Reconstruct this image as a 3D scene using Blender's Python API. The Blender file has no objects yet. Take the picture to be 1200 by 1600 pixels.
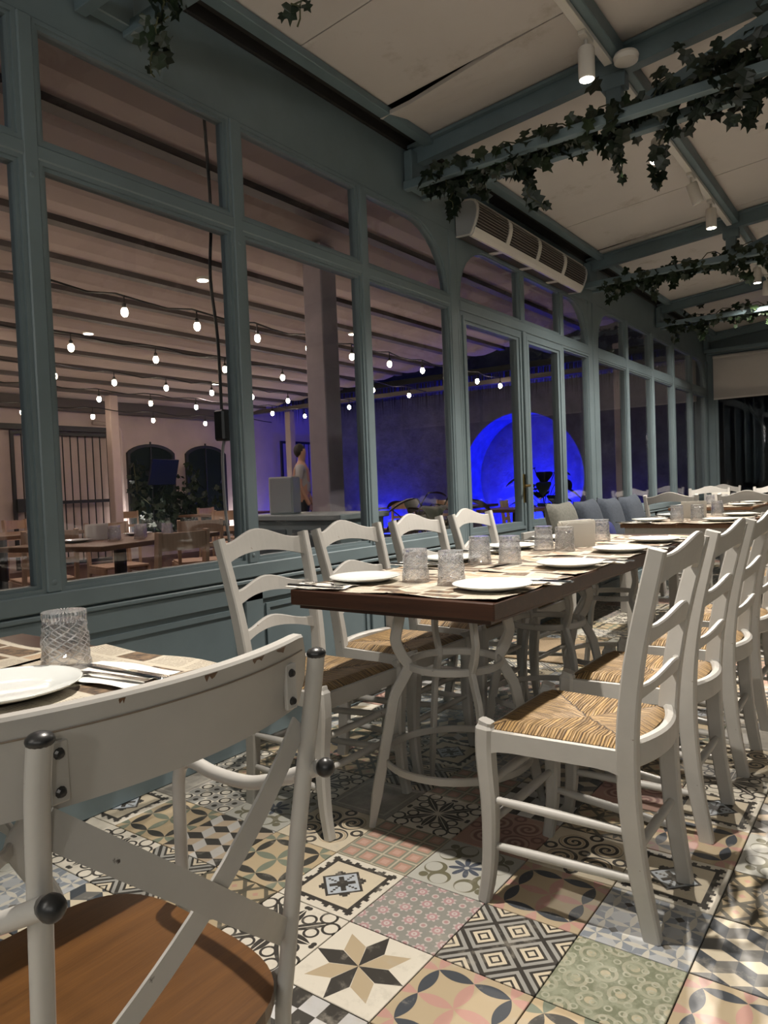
import bpy, math, random
from math import sin, cos, pi, radians, atan2, sqrt, floor
from mathutils import Vector, Matrix

random.seed(7)
SC = bpy.context.scene
COL = SC.collection

# ------------------------------------------------------------------ camera
CAM_H = 1.05
YAW, PITCH, ROLL, FPX = 0.62770714, 0.03453673, 0.03905937, 1137.015


def camera_axes():
    f = Vector((-sin(YAW) * cos(PITCH), cos(YAW) * cos(PITCH), -sin(PITCH)))
    r = Vector((cos(YAW), sin(YAW), 0))
    d = f.cross(r)
    r2 = cos(ROLL) * r + sin(ROLL) * d
    d2 = -sin(ROLL) * r + cos(ROLL) * d
    return r2, d2, f


RX, DN, FW = camera_axes()
cam_data = bpy.data.cameras.new('camera')
cam = bpy.data.objects.new('camera', cam_data)
COL.objects.link(cam)
cam_data.sensor_fit = 'VERTICAL'
cam_data.sensor_height = 36.0
cam_data.sensor_width = 36.0
cam_data.lens = 36.0 * FPX / 1600.0
cam_data.clip_start = 0.02
cam.matrix_world = Matrix(((RX[0], -DN[0], -FW[0], 0), (RX[1], -DN[1], -FW[1], 0),
                           (RX[2], -DN[2], -FW[2], CAM_H), (0, 0, 0, 1)))
SC.camera = cam

# ------------------------------------------------------------------ world, exposure
wd = bpy.data.worlds.new('night_sky')
SC.world = wd
wd.use_nodes = True
wd.node_tree.nodes['Background'].inputs[0].default_value = (0.010, 0.012, 0.03, 1)
wd.node_tree.nodes['Background'].inputs[1].default_value = 0.35
SC.view_settings.view_transform = 'Standard'
SC.view_settings.look = 'None'
SC.view_settings.exposure = 0.0
SC.view_settings.gamma = 1.0
SC.view_settings.use_curve_mapping = False
try:
    SC.cycles.max_bounces = 10
    SC.cycles.diffuse_bounces = 4
    SC.cycles.glossy_bounces = 4
    SC.cycles.transmission_bounces = 8
    SC.cycles.transparent_max_bounces = 16
    SC.cycles.sample_clamp_indirect = 4.0
    SC.cycles.caustics_reflective = False
    SC.cycles.caustics_refractive = False
except Exception:
    pass

# lamp strengths (watts), used by the lamp builders below
SPOT_W = 320.0
SPOT_COL = (1.0, 0.92, 0.82)
BULB_E = 80.0
DOWNLIGHT_W = 68.0
BLUE_W = 230.0
FILL_GLOBE_W = 36.0


# ------------------------------------------------------------------ mesh helpers
class MB:
    """collects geometry for ONE mesh object"""

    def __init__(self):
        self.v, self.f, self.uv, self.mi = [], [], None, []
        self.m = 0

    def add(self, vs, fs):
        o = len(self.v)
        self.v += [tuple(p) for p in vs]
        self.f += [tuple(i + o for i in q) for q in fs]
        self.mi += [self.m] * len(fs)
        return self

    def box(self, x0, x1, y0, y1, z0, z1):
        return self.add([(x0, y0, z0), (x1, y0, z0), (x1, y1, z0), (x0, y1, z0), (x0, y0, z1), (x1, y0, z1), (x1, y1, z1), (x0, y1, z1)],
                        [(0, 3, 2, 1), (4, 5, 6, 7), (0, 1, 5, 4), (1, 2, 6, 5), (2, 3, 7, 6), (3, 0, 4, 7)])

    def cbox(self, x0, x1, y0, y1, z0, z1, c=0.003):
        """box with chamfered edges"""
        X, Y, Z = (x0, x1), (y0, y1), (z0, z1)
        vs, idx = [], {}
        for i in (0, 1):
            for j in (0, 1):
                for k in (0, 1):
                    sx, sy, sz = (c if i == 0 else -c), (c if j == 0 else -c), (c if k == 0 else -c)
                    for a in range(3):
                        p = [X[i] + sx, Y[j] + sy, Z[k] + sz]
                        p[a] = (X[i], Y[j], Z[k])[a]
                        idx[(i, j, k, a)] = len(vs)
                        vs.append(p)
        fs = []
        g = idx
        for s in (0, 1):
            q = [g[(s, 0, 0, 0)], g[(s, 1, 0, 0)], g[(s, 1, 1, 0)], g[(s, 0, 1, 0)]]
            fs.append(q if s else q[::-1])
            q = [g[(0, s, 0, 1)], g[(0, s, 1, 1)], g[(1, s, 1, 1)], g[(1, s, 0, 1)]]
            fs.append(q if s else q[::-1])
            q = [g[(0, 0, s, 2)], g[(1, 0, s, 2)], g[(1, 1, s, 2)], g[(0, 1, s, 2)]]
            fs.append(q if s else q[::-1])
        for a, b in ((0, 0), (0, 1), (1, 0), (1, 1)):
            fs.append([g[(0, a, b, 1)], g[(1, a, b, 1)], g[(1, a, b, 2)], g[(0, a, b, 2)]])
            fs.append([g[(a, 0, b, 0)], g[(a, 1, b, 0)], g[(a, 1, b, 2)], g[(a, 0, b, 2)]])
            fs.append([g[(a, b, 0, 0)], g[(a, b, 1, 0)], g[(a, b, 1, 1)], g[(a, b, 0, 1)]])
        for i in (0, 1):
            for j in (0, 1):
                for k in (0, 1):
                    fs.append([g[(i, j, k, 0)], g[(i, j, k, 1)], g[(i, j, k, 2)]])
        return self.add(vs, fs)

    def sweep(self, pts, sect, up=(0, 0, 1), closed=False, caps=True, scale=None):
        """sweep a closed 2-D section (list of (a,b)) along pts; a along side, b along 'normal'"""
        P = [Vector(p) for p in pts]
        n = len(P)
        k = len(sect)
        vs = []
        prev = None
        for i in range(n):
            if closed:
                t = P[(i + 1) % n] - P[i - 1]
            else:
                t = P[min(i + 1, n - 1)] - P[max(i - 1, 0)]
            t.normalize()
            if prev is None:
                u = Vector(up)
                if abs(u.dot(t)) > 0.97:
                    u = Vector((1, 0, 0)) if abs(t.x) < 0.9 else Vector((0, 1, 0))
            else:
                u = prev
            s = t.cross(u)
            s.normalize()
            u = s.cross(t)
            u.normalize()
            prev = u
            w = scale[i] if scale else 1.0
            for a, b in sect:
                vs.append(P[i] + s * a * w + u * b * w)
        fs = []
        for i in range(n if closed else n - 1):
            i2 = (i + 1) % n
            for j in range(k):
                j2 = (j + 1) % k
                fs.append((i * k + j, i * k + j2, i2 * k + j2, i2 * k + j))
        if caps and not closed:
            fs.append(tuple(range(k - 1, -1, -1)))
            fs.append(tuple((n - 1) * k + j for j in range(k)))
        return self.add(vs, fs)

    def tube(self, pts, r, seg=10, closed=False, scale=None, caps=True):
        return self.sweep(pts, [(r * cos(2 * pi * j / seg), r * sin(2 * pi * j / seg)) for j in range(seg)], closed=closed, scale=scale, caps=caps)

    def lathe(self, prof, seg=24, c=(0, 0, 0), close=False):
        """prof: list of (r,z) turned about z through c"""
        vs, fs = [], []
        n = len(prof)
        for r, z in prof:
            for j in range(seg):
                a = 2 * pi * j / seg
                vs.append((c[0] + r * cos(a), c[1] + r * sin(a), c[2] + z))
        rng = n if close else n - 1
        for i in range(rng):
            i2 = (i + 1) % n
            for j in range(seg):
                j2 = (j + 1) % seg
                fs.append((i * seg + j, i * seg + j2, i2 * seg + j2, i2 * seg + j))
        if not close:
            if prof[0][0] > 1e-6:
                fs.append(tuple(range(seg - 1, -1, -1)))
            if prof[-1][0] > 1e-6:
                fs.append(tuple((n - 1) * seg + j for j in range(seg)))
        return self.add(vs, fs)

    def prism(self, poly, axis, a0, a1):
        """extrude polygon of 2-D points along an axis ('x': poly=(y,z), 'y': (x,z), 'z': (x,y))"""
        n = len(poly)

        def P(p, a):
            return {'x': (a, p[0], p[1]), 'y': (p[0], a, p[1]), 'z': (p[0], p[1], a)}[axis]
        vs = [P(p, a0) for p in poly] + [P(p, a1) for p in poly]
        fs = [tuple(range(n - 1, -1, -1)), tuple(range(n, 2 * n))]
        for i in range(n):
            j = (i + 1) % n
            fs.append((i, j, n + j, n + i))
        return self.add(vs, fs)

    def ring(self, outer, inner, axis, a0, a1):
        """extruded ring between two outlines with equal vertex counts"""
        n = len(outer)

        def P(p, a):
            return {'x': (a, p[0], p[1]), 'y': (p[0], a, p[1]), 'z': (p[0], p[1], a)}[axis]
        vs = [P(p, a0) for p in outer] + [P(p, a0) for p in inner] + [P(p, a1) for p in outer] + [P(p, a1) for p in inner]
        fs = []
        for i in range(n):
            j = (i + 1) % n
            fs += [(i, n + i, n + j, j), (2 * n + i, 2 * n + j, 3 * n + j, 3 * n + i), (i, j, 2 * n + j, 2 * n + i), (n + i, 3 * n + i, 3 * n + j, n + j)]
        return self.add(vs, fs)

    def ball(self, c, r, seg=12, rings=8, sz=1.0):
        return self.lathe([(max(1e-5, r * sin(pi * i / rings)), -r * sz * cos(pi * i / rings)) for i in range(rings + 1)], seg, c)

    def mesh(self, name, mats, smooth=False):
        me = bpy.data.meshes.new(name)
        me.from_pydata(self.v, [], self.f)
        for m in (mats if isinstance(mats, (list, tuple)) else [mats]):
            me.materials.append(m)
        if any(self.mi):
            me.polygons.foreach_set('material_index', self.mi)
        if smooth:
            me.shade_smooth() if hasattr(me, 'shade_smooth') else None
        if self.uv:
            ul = me.uv_layers.new(name='UVMap')
            ul.data.foreach_set('uv', [c for p in self.uv for c in p])
        me.validate()
        me.update()
        return me

    def build(self, name, mats, parent=None, smooth=False, angle=None):
        me = self.mesh(name, mats, smooth)
        if angle is not None:
            try:
                me.set_sharp_from_angle(angle=radians(angle))
            except Exception:
                pass
        return link(name, me, parent)


def link(name, me, parent=None):
    o = bpy.data.objects.new(name, me)
    COL.objects.link(o)
    if parent is not None:
        o.parent = parent
    return o


def tag(o, label=None, cat=None, group=None, kind=None):
    if label:
        o['label'] = label
    if cat:
        o['category'] = cat
    if group:
        o['group'] = group
    if kind:
        o['kind'] = kind
    return o


def thing(name, label, cat, loc=(0, 0, 0), rz=0.0, group=None):
    o = bpy.data.objects.new(name, None)
    COL.objects.link(o)
    o.empty_display_size = 0.05
    o.location = loc
    o.rotation_euler = (0, 0, rz)
    return tag(o, label, cat, group)


def dup(root, label, loc=None, rz=None, group=None, scale=None):
    def cp(o, par):
        c = o.copy()
        COL.objects.link(c)
        if par is not None:
            c.parent = par
        for ch in o.children:
            cp(ch, c)
        return c
    r = cp(root, None)
    if loc is not None:
        r.location = loc
    if rz is not None:
        r.rotation_euler = (0, 0, rz)
    if scale is not None:
        r.scale = scale
    r['label'] = label
    if group:
        r['group'] = group
    return r


def struct(o):
    o['kind'] = 'structure'
    return o


# ------------------------------------------------------------------ node expression helpers
class Ex:
    nt = None

    def __init__(s, sock):
        s.s = sock

    def _m(s, op, b=None, c=None):
        return fn(op, s, b, c)

    def __add__(s, b): return fn('ADD', s, b)
    def __radd__(s, b): return fn('ADD', b, s)
    def __sub__(s, b): return fn('SUBTRACT', s, b)
    def __rsub__(s, b): return fn('SUBTRACT', b, s)
    def __mul__(s, b): return fn('MULTIPLY', s, b)
    def __rmul__(s, b): return fn('MULTIPLY', b, s)
    def __truediv__(s, b): return fn('DIVIDE', s, b)
    def __lt__(s, b): return fn('LESS_THAN', s, b)
    def __gt__(s, b): return fn('GREATER_THAN', s, b)
    def __and__(s, b): return fn('MULTIPLY', s, b)
    def __or__(s, b): return fn('MAXIMUM', s, b)
    def __invert__(s): return fn('SUBTRACT', 1.0, s)
    def __abs__(s): return fn('ABSOLUTE', s)


def fn(op, *a):
    n = Ex.nt.nodes.new('ShaderNodeMath')
    n.operation = op
    for i, x in enumerate(a):
        if x is None:
            continue
        if isinstance(x, Ex):
            Ex.nt.links.new(x.s, n.inputs[i])
        else:
            n.inputs[i].default_value = float(x)
    return Ex(n.outputs[0])


def frac(a): return fn('FRACT', a)
def flr(a): return fn('FLOOR', a)
def rnd(a): return fn('ROUND', a)
def mx(a, b): return fn('MAXIMUM', a, b)
def mn(a, b): return fn('MINIMUM', a, b)
def md(a, b): return fn('FLOORED_MODULO', a, b)
def hyp(a, b): return fn('SQRT', a * a + b * b)
def at2(a, b): return fn('ARCTAN2', a, b)
def sn(a): return fn('SINE', a)
def cs(a): return fn('COSINE', a)


def colour(c):
    if isinstance(c, Ex):
        return c
    n = Ex.nt.nodes.new('ShaderNodeRGB')
    n.outputs[0].default_value = (c[0], c[1], c[2], 1)
    return Ex(n.outputs[0])


def mix(fac, a, b):
    n = Ex.nt.nodes.new('ShaderNodeMix')
    n.data_type = 'RGBA'
    n.clamp_factor = True
    if isinstance(fac, Ex):
        Ex.nt.links.new(fac.s, n.inputs[0])
    else:
        n.inputs[0].default_value = fac
    for k, x in ((6, a), (7, b)):
        if isinstance(x, Ex):
            Ex.nt.links.new(x.s, n.inputs[k])
        else:
            n.inputs[k].default_value = (x[0], x[1], x[2], 1)
    return Ex(n.outputs[2])


def coords(kind='Object'):
    n = Ex.nt.nodes.new('ShaderNodeTexCoord')
    return n.outputs[kind]


def xyz(sock):
    n = Ex.nt.nodes.new('ShaderNodeSeparateXYZ')
    Ex.nt.links.new(sock, n.inputs[0])
    return [Ex(n.outputs[i]) for i in range(3)]


def vec(a, b, c=0.0):
    n = Ex.nt.nodes.new('ShaderNodeCombineXYZ')
    for i, x in enumerate((a, b, c)):
        if isinstance(x, Ex):
            Ex.nt.links.new(x.s, n.inputs[i])
        else:
            n.inputs[i].default_value = x
    return n.outputs[0]


def noise(sock, scale, detail=2.0, rough=0.5):
    n = Ex.nt.nodes.new('ShaderNodeTexNoise')
    n.inputs['Scale'].default_value = scale
    n.inputs['Detail'].default_value = detail
    n.inputs['Roughness'].default_value = rough
    if sock is not None:
        Ex.nt.links.new(sock, n.inputs['Vector'])
    return Ex(n.outputs[0])


def ramp(a, lo, hi):
    n = Ex.nt.nodes.new('ShaderNodeMapRange')
    n.inputs[1].default_value = lo
    n.inputs[2].default_value = hi
    Ex.nt.links.new(a.s, n.inputs[0])
    return Ex(n.outputs[0])


def obj_random():
    n = Ex.nt.nodes.new('ShaderNodeObjectInfo')
    return Ex(n.outputs['Random'])


def new_mat(name):
    m = bpy.data.materials.new(name)
    m.use_nodes = True
    Ex.nt = m.node_tree
    b = m.node_tree.nodes['Principled BSDF']
    return m, b


def put(b, key, x):
    if isinstance(x, Ex):
        Ex.nt.links.new(x.s, b.inputs[key])
    elif isinstance(x, (tuple, list)):
        b.inputs[key].default_value = (x[0], x[1], x[2], 1)
    else:
        b.inputs[key].default_value = x


def bump(b, h, strength=0.3, dist=0.002):
    n = Ex.nt.nodes.new('ShaderNodeBump')
    n.inputs['Strength'].default_value = strength
    n.inputs['Distance'].default_value = dist
    Ex.nt.links.new(h.s, n.inputs['Height'])
    Ex.nt.links.new(n.outputs[0], b.inputs['Normal'])


def plain(name, col, rough=0.5, metal=0.0, var=0.0, scale=6.0, bmp=0.0, spec=None):
    """paint / metal / plaster: base colour with a little mottling"""
    m, b = new_mat(name)
    if var > 0:
        nz = noise(coords(), scale, 5, 0.6)
        lo = [c * (1 - var) for c in col]
        hi = [min(1, c * (1 + var)) for c in col]
        put(b, 'Base Color', mix(ramp(nz, 0.3, 0.7), lo, hi))
        if bmp:
            bump(b, nz, bmp, 0.004)
    else:
        put(b, 'Base Color', col)
    put(b, 'Roughness', rough)
    put(b, 'Metallic', metal)
    if spec is not None:
        put(b, 'Specular IOR Level', spec)
    return m


def emit(name, col, strength):
    m, b = new_mat(name)
    put(b, 'Base Color', col)
    put(b, 'Emission Color', col)
    put(b, 'Emission Strength', strength)
    return m


def wood(name, dark, light, rough=0.4, axis=0, scale=1.0):
    m, b = new_mat(name)
    x, y, z = xyz(coords())
    p = [x, y, z]
    q = [a * (1.2 if i == axis else 14.0) for i, a in enumerate(p)]
    nz = noise(vec(*q), 3.0 * scale, 6, 0.65)
    fine = noise(vec(*[a * (4.0 if i == axis else 160.0) for i, a in enumerate(p)]), 2.0 * scale, 2, 0.5)
    f = ramp(nz * 0.7 + fine * 0.3, 0.32, 0.68)
    put(b, 'Base Color', mix(f, dark, light))
    put(b, 'Roughness', rough)
    bump(b, fine, 0.15, 0.001)
    return m


def chipped_paint(name, col, under, rough=0.45):
    """old furniture paint: slight mottling, small chips and dirt of their own shape"""
    m, b = new_mat(name)
    co = coords()
    a = noise(co, 9, 5, 0.6)
    base = mix(ramp(a, 0.3, 0.75), [c * 0.88 for c in col], col)
    chips = noise(co, 38, 6, 0.62)
    base = mix(ramp(chips, 0.70, 0.735), base, under)
    put(b, 'Base Color', base)
    put(b, 'Roughness', rough)
    bump(b, a, 0.08, 0.002)
    return m


# ------------------------------------------------------------------ materials
TEAL = plain('teal_paint', (0.145, 0.190, 0.207), 0.42, 0, 0.10, 3.0, 0.05)
TEAL_BEAM = plain('teal_beam_paint', (0.125, 0.176, 0.198), 0.5, 0, 0.12, 4.0, 0.05)
DARK_GAP = plain('dark_gap_shade', (0.012, 0.011, 0.010), 0.8, 0, 0.3, 20)  # near-black colour stands for the shade inside open gaps
WHITE_PAINT = chipped_paint('white_chair_paint', (0.455, 0.44, 0.41), (0.16, 0.11, 0.07))
WHITE_METAL = chipped_paint('white_metal_paint', (0.47, 0.455, 0.425), (0.05, 0.04, 0.035), 0.38)
BLACK_PLASTIC = plain('black_plastic', (0.018, 0.018, 0.018), 0.35)
WALNUT = wood('dark_table_wood', (0.020, 0.008, 0.0045), (0.055, 0.022, 0.011), 0.36, 0)
FAR_WOOD = wood('brown_table_wood', (0.10, 0.045, 0.02), (0.19, 0.095, 0.045), 0.4, 1)
SEAT_WOOD = wood('honey_seat_wood', (0.062, 0.025, 0.006), (0.118, 0.050, 0.012), 0.32, 1)
PALE_WOOD = wood('pale_chair_wood', (0.36, 0.235, 0.15), (0.50, 0.34, 0.23), 0.5, 2)
PORCELAIN = plain('white_porcelain', (0.66, 0.68, 0.66), 0.12)
STEEL = plain('steel', (0.50, 0.50, 0.50), 0.16, 1.0)
BRASS = plain('brass', (0.45, 0.30, 0.10), 0.3, 1.0)
NAPKIN = plain('white_paper_napkin', (0.80, 0.77, 0.70), 0.85, 0, 0.04, 30, 0.1)
WHITE_PLASTIC = plain('white_plastic', (0.70, 0.67, 0.62), 0.4)
HEATER_GREY = plain('grey_heater_cap', (0.36, 0.37, 0.38), 0.45)
GRILLE_DARK = plain('dark_grille', (0.045, 0.036, 0.032), 0.5)
GRILLE_BAR = plain('grille_bar', (0.30, 0.27, 0.24), 0.35, 0.6)
BLIND = plain('roller_blind_cloth', (0.56, 0.53, 0.50), 0.9, 0, 0.04, 2)
TRACK_WHITE = plain('white_track', (0.66, 0.64, 0.60), 0.4)
CUSHION = plain('slate_cushion_cloth', (0.045, 0.056, 0.075), 0.95, 0, 0.2, 60, 0.2)
CUSHION_SAGE = plain('sage_cushion_cloth', (0.15, 0.15, 0.13), 0.95, 0, 0.2, 60, 0.2)
NAVY = plain('navy_cloth', (0.010, 0.016, 0.115), 0.9)
MAT_BROWN = plain('coir_mat', (0.23, 0.17, 0.105), 1.0, 0, 0.35, 160, 0.6)
GROUT = plain('dark_grout', (0.022, 0.020, 0.018), 0.8)
IVY_STEM = plain('ivy_stem', (0.055, 0.060, 0.025), 0.8)
BLACK_METAL = plain('black_iron', (0.020, 0.020, 0.022), 0.5)
TERRACE_FLOOR = plain('terrace_floor_clay', (0.085, 0.042, 0.032), 0.55, 0, 0.25, 5)
PLASTER = plain('pink_plaster', (0.62, 0.50, 0.47), 0.9, 0, 0.10, 2.5, 0.15)
FABRIC_ROOF = plain('awning_fabric', (0.44, 0.355, 0.33), 0.8, 0, 0.07, 1.2)
ROOF_BAR = plain('awning_bar', (0.085, 0.070, 0.068), 0.6)
PURPLE_LIT_POST = plain('purple_lit_column', (0.50, 0.44, 0.50), 0.6, 0, 0.1, 5)  # grey column with the purple light mixed into its colour
DARK_LEAF = plain('dark_leaf', (0.016, 0.030, 0.014), 0.45)
CABLE = plain('black_cable', (0.012, 0.012, 0.012), 0.5)
GREY_CABLE = plain('grey_cable', (0.30, 0.29, 0.28), 0.5)
SCREEN = plain('dark_screen', (0.012, 0.018, 0.05), 0.15)
BARK = plain('dark_bark', (0.03, 0.026, 0.022), 0.95, 0, 0.3, 20, 0.5)
SKIN = plain('skin', (0.42, 0.25, 0.18), 0.6)
SHIRT = plain('grey_shirt_cloth', (0.34, 0.35, 0.36), 0.9)
TROUSERS = plain('dark_trouser_cloth', (0.018, 0.02, 0.03), 0.9)
HAIR = plain('dark_hair', (0.015, 0.012, 0.010), 0.7)
DARK_ROOF = plain('dark_outdoor_paint', (0.03, 0.03, 0.032), 0.8)


def make_ceiling_mat():
    m, b = new_mat('ceiling_board')
    co = coords()
    a = noise(co, 0.9, 6, 0.65)
    s = noise(co, 2.6, 7, 0.7)
    base = mix(ramp(a, 0.3, 0.7), (0.53, 0.495, 0.475), (0.59, 0.555, 0.53))
    base = mix(ramp(s, 0.58, 0.74) * 0.55, base, (0.25, 0.20, 0.14))
    put(b, 'Base Color', base)
    put(b, 'Roughness', 0.6)
    bump(b, a, 0.2, 0.01)
    return m


CEIL = make_ceiling_mat()


def make_rush():
    """rush strands run at right angles to the nearest rail, turning at the diagonals"""
    m, b = new_mat('woven_rush')
    x, y, z = xyz(coords())
    side = abs(x) < abs(y) * 0.98
    across = x * side + y * (1.0 - side)
    along = y * side + x * (1.0 - side)
    n1 = noise(vec(across * 1.0, along * 0.05, side * 3.0), 150, 2, 0.6)
    n2 = noise(vec(across * 1.0, along * 0.12, side * 3.0), 60, 3, 0.6)
    wv = abs(sn(across * 400.0 + n2 * 5.0))
    seam = abs(abs(x) - abs(y) * 0.98) < 0.0035
    c = mix(ramp(n1, 0.3, 0.72), (0.075, 0.040, 0.014), (0.50, 0.32, 0.13))
    c = mix(ramp(n2, 0.62, 0.85), c, (0.66, 0.50, 0.28))
    c = mix(((wv < 0.33) * 0.85) | (seam * 0.8), c, (0.032, 0.016, 0.006))
    put(b, 'Base Color', c)
    put(b, 'Roughness', 0.55)
    bump(b, wv, 0.9, 0.003)
    return m


RUSH = make_rush()


def make_paper():
    """newsprint place mat: columns of text lines with brown pictures"""
    m, b = new_mat('printed_paper_mat')
    u, v, w = xyz(coords('UV'))
    r = obj_random()
    bk = Ex.nt.nodes.new('ShaderNodeTexBrick')
    bk.offset = 0.37
    bk.squash = 1.4
    bk.squash_frequency = 3
    bk.inputs['Color1'].default_value = (0, 0, 0, 1)
    bk.inputs['Color2'].default_value = (1, 1, 1, 1)
    bk.inputs['Mortar'].default_value = (0.5, 0.5, 0.5, 1)
    bk.inputs['Scale'].default_value = 1.0
    bk.inputs['Mortar Size'].default_value = 0.012
    bk.inputs['Brick Width'].default_value = 0.19
    bk.inputs['Row Height'].default_value = 0.115
    Ex.nt.links.new(vec(u + r * 3.7, v + flr(r * 9.0) * 0.115), bk.inputs['Vector'])
    cell = Ex(bk.outputs[0])
    mort = Ex(bk.outputs[1])
    pic = (cell > 0.50) & ~mort
    words = noise(vec(u * 260.0, flr(v * 105.0) * 3.1), 1.0, 1, 0.5)
    lines = (frac(v * 105.0) < 0.55) & (words > 0.43) & ~mort & (cell < 0.50)
    grain = noise(vec(u, v, r * 9.0), 22, 6, 0.7)
    pic_c = mix(ramp(grain, 0.36, 0.64), (0.016, 0.010, 0.007), (0.20, 0.13, 0.075))
    head = (cell < 0.12) & ~mort
    base = mix(ramp(noise(vec(u, v), 3, 4), 0.3, 0.7), (0.40, 0.355, 0.275), (0.50, 0.455, 0.37))
    base = mix(head, base, (0.42, 0.30, 0.19))
    base = mix(lines * 0.6, base, (0.13, 0.10, 0.08))
    base = mix(pic, base, pic_c)
    put(b, 'Base Color', base)
    put(b, 'Roughness', 0.7)
    return m


PAPER = make_paper()


def make_pane():
    m = bpy.data.materials.new('window_glass')
    m.use_nodes = True
    nt = m.node_tree
    Ex.nt = nt
    nt.nodes.remove(nt.nodes['Principled BSDF'])
    out = nt.nodes['Material Output']
    tr = nt.nodes.new('ShaderNodeBsdfTransparent')
    tr.inputs[0].default_value = (0.93, 0.94, 0.95, 1)
    gl = nt.nodes.new('ShaderNodeBsdfGlossy')
    gl.inputs['Roughness'].default_value = 0.015
    gl.inputs['Color'].default_value = (0.9, 0.9, 0.92, 1)
    lw = nt.nodes.new('ShaderNodeLayerWeight')     # Schlick reflection, the same from both faces
    facing = Ex(lw.outputs['Facing'])
    fr = (fn('POWER', facing, 5.0) * 0.95 + 0.035).s
    ms = nt.nodes.new('ShaderNodeMixShader')
    nt.links.new(fr, ms.inputs[0])
    nt.links.new(tr.outputs[0], ms.inputs[1])
    nt.links.new(gl.outputs[0], ms.inputs[2])
    nt.links.new(ms.outputs[0], out.inputs[0])
    return m


PANE = make_pane()


def make_tumbler():
    """cut crystal: refracting body, bright grazing reflections on the facets"""
    m = bpy.data.materials.new('cut_crystal')
    m.use_nodes = True
    nt = m.node_tree
    Ex.nt = nt
    nt.nodes.remove(nt.nodes['Principled BSDF'])
    out = nt.nodes['Material Output']
    g = nt.nodes.new('ShaderNodeBsdfGlass')
    g.inputs['IOR'].default_value = 1.4
    g.inputs['Roughness'].default_value = 0.0
    g.inputs['Color'].default_value = (1.0, 1.0, 1.0, 1)
    tr = nt.nodes.new('ShaderNodeBsdfTransparent')
    tr.inputs[0].default_value = (0.97, 0.97, 0.98, 1)
    gl = nt.nodes.new('ShaderNodeBsdfGlossy')
    gl.inputs['Roughness'].default_value = 0.08
    lw = nt.nodes.new('ShaderNodeLayerWeight')
    fr = (fn('POWER', Ex(lw.outputs['Facing']), 3.0) * 0.6 + 0.08).s
    m1 = nt.nodes.new('ShaderNodeMixShader')
    nt.links.new(fr, m1.inputs[0])
    nt.links.new(tr.outputs[0], m1.inputs[1])
    nt.links.new(gl.outputs[0], m1.inputs[2])
    m2 = nt.nodes.new('ShaderNodeMixShader')
    m2.inputs[0].default_value = 0.70
    nt.links.new(g.outputs[0], m2.inputs[1])
    nt.links.new(m1.outputs[0], m2.inputs[2])
    # cut grooves: crossed mitres, a band of short flutes under the foot and a round boss
    x, y, z = xyz(coords())
    a = at2(y, x) * (9.0 / (2 * pi)) + 20.0
    k = z * 62.0
    gr = (abs(frac(a + k) - 0.5) < 0.065) | (abs(frac(a - k) - 0.5) < 0.065)
    gr2 = (abs(frac(a * 2.0 + k * 2.0 + 0.5) - 0.5) < 0.10) & (z > 0.03) & (z < 0.075)
    fl_ = (abs(frac(a * 4.0) - 0.5) < 0.2) & (z > 0.083)
    groove = ((gr | gr2) & (z > 0.012) & (z < 0.083)) | fl_
    df = nt.nodes.new('ShaderNodeBsdfDiffuse')
    df.inputs[0].default_value = (0.95, 0.95, 0.97, 1)
    g2 = nt.nodes.new('ShaderNodeBsdfGlossy')
    g2.inputs['Roughness'].default_value = 0.22
    m3 = nt.nodes.new('ShaderNodeMixShader')
    m3.inputs[0].default_value = 0.5
    nt.links.new(df.outputs[0], m3.inputs[1])
    nt.links.new(g2.outputs[0], m3.inputs[2])
    m4 = nt.nodes.new('ShaderNodeMixShader')
    nt.links.new((groove * 0.48).s, m4.inputs[0])
    nt.links.new(m2.outputs[0], m4.inputs[1])
    nt.links.new(m3.outputs[0], m4.inputs[2])
    nt.links.new(m4.outputs[0], out.inputs[0])
    return m


CRYSTAL = make_tumbler()


def make_leaf_mat():
    m, b = new_mat('ivy_leaf')
    r = obj_random()
    n = noise(coords(), 14, 2)
    c = mix(r, (0.006, 0.013, 0.006), (0.018, 0.032, 0.012))
    c = mix(ramp(n, 0.55, 0.8) * 0.4, c, (0.03, 0.055, 0.018))
    put(b, 'Base Color', c)
    put(b, 'Roughness', 0.38)
    return m


IVY = make_leaf_mat()


def make_stone():
    m, b = new_mat('rough_stone')
    co = coords()
    a = noise(co, 3.5, 7, 0.7)
    c = mix(ramp(a, 0.3, 0.7), (0.13, 0.13, 0.14), (0.27, 0.27, 0.28))
    put(b, 'Base Color', c)
    put(b, 'Roughness', 0.95)
    bump(b, a, 0.8, 0.05)
    return m


STONE = make_stone()


# ------------------------------------------------------------------ patchwork tile prints
CREAM, WHITE, BLACK, NAVY_C = (0.60, 0.53, 0.40), (0.66, 0.62, 0.53), (0.016, 0.016, 0.017), (0.030, 0.042, 0.060)
TAN, PINK, GREY, GREEN, DGREY = (0.43, 0.345, 0.225), (0.46, 0.26, 0.22), (0.30, 0.30, 0.28), (0.16, 0.185, 0.125), (0.12, 0.12, 0.115)
PALE_BLUE = (0.42, 0.47, 0.52)


def lens_masks(a, b, k=0.68):
    """petals lying on the edges of the unit lattice in (a,b): horizontal, vertical"""
    fa, fb = frac(a), frac(b)
    h = abs(b - rnd(b)) < (fa * (1.0 - fa) * k)
    v = abs(a - rnd(a)) < (fb * (1.0 - fb) * k)
    return h, v


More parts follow.
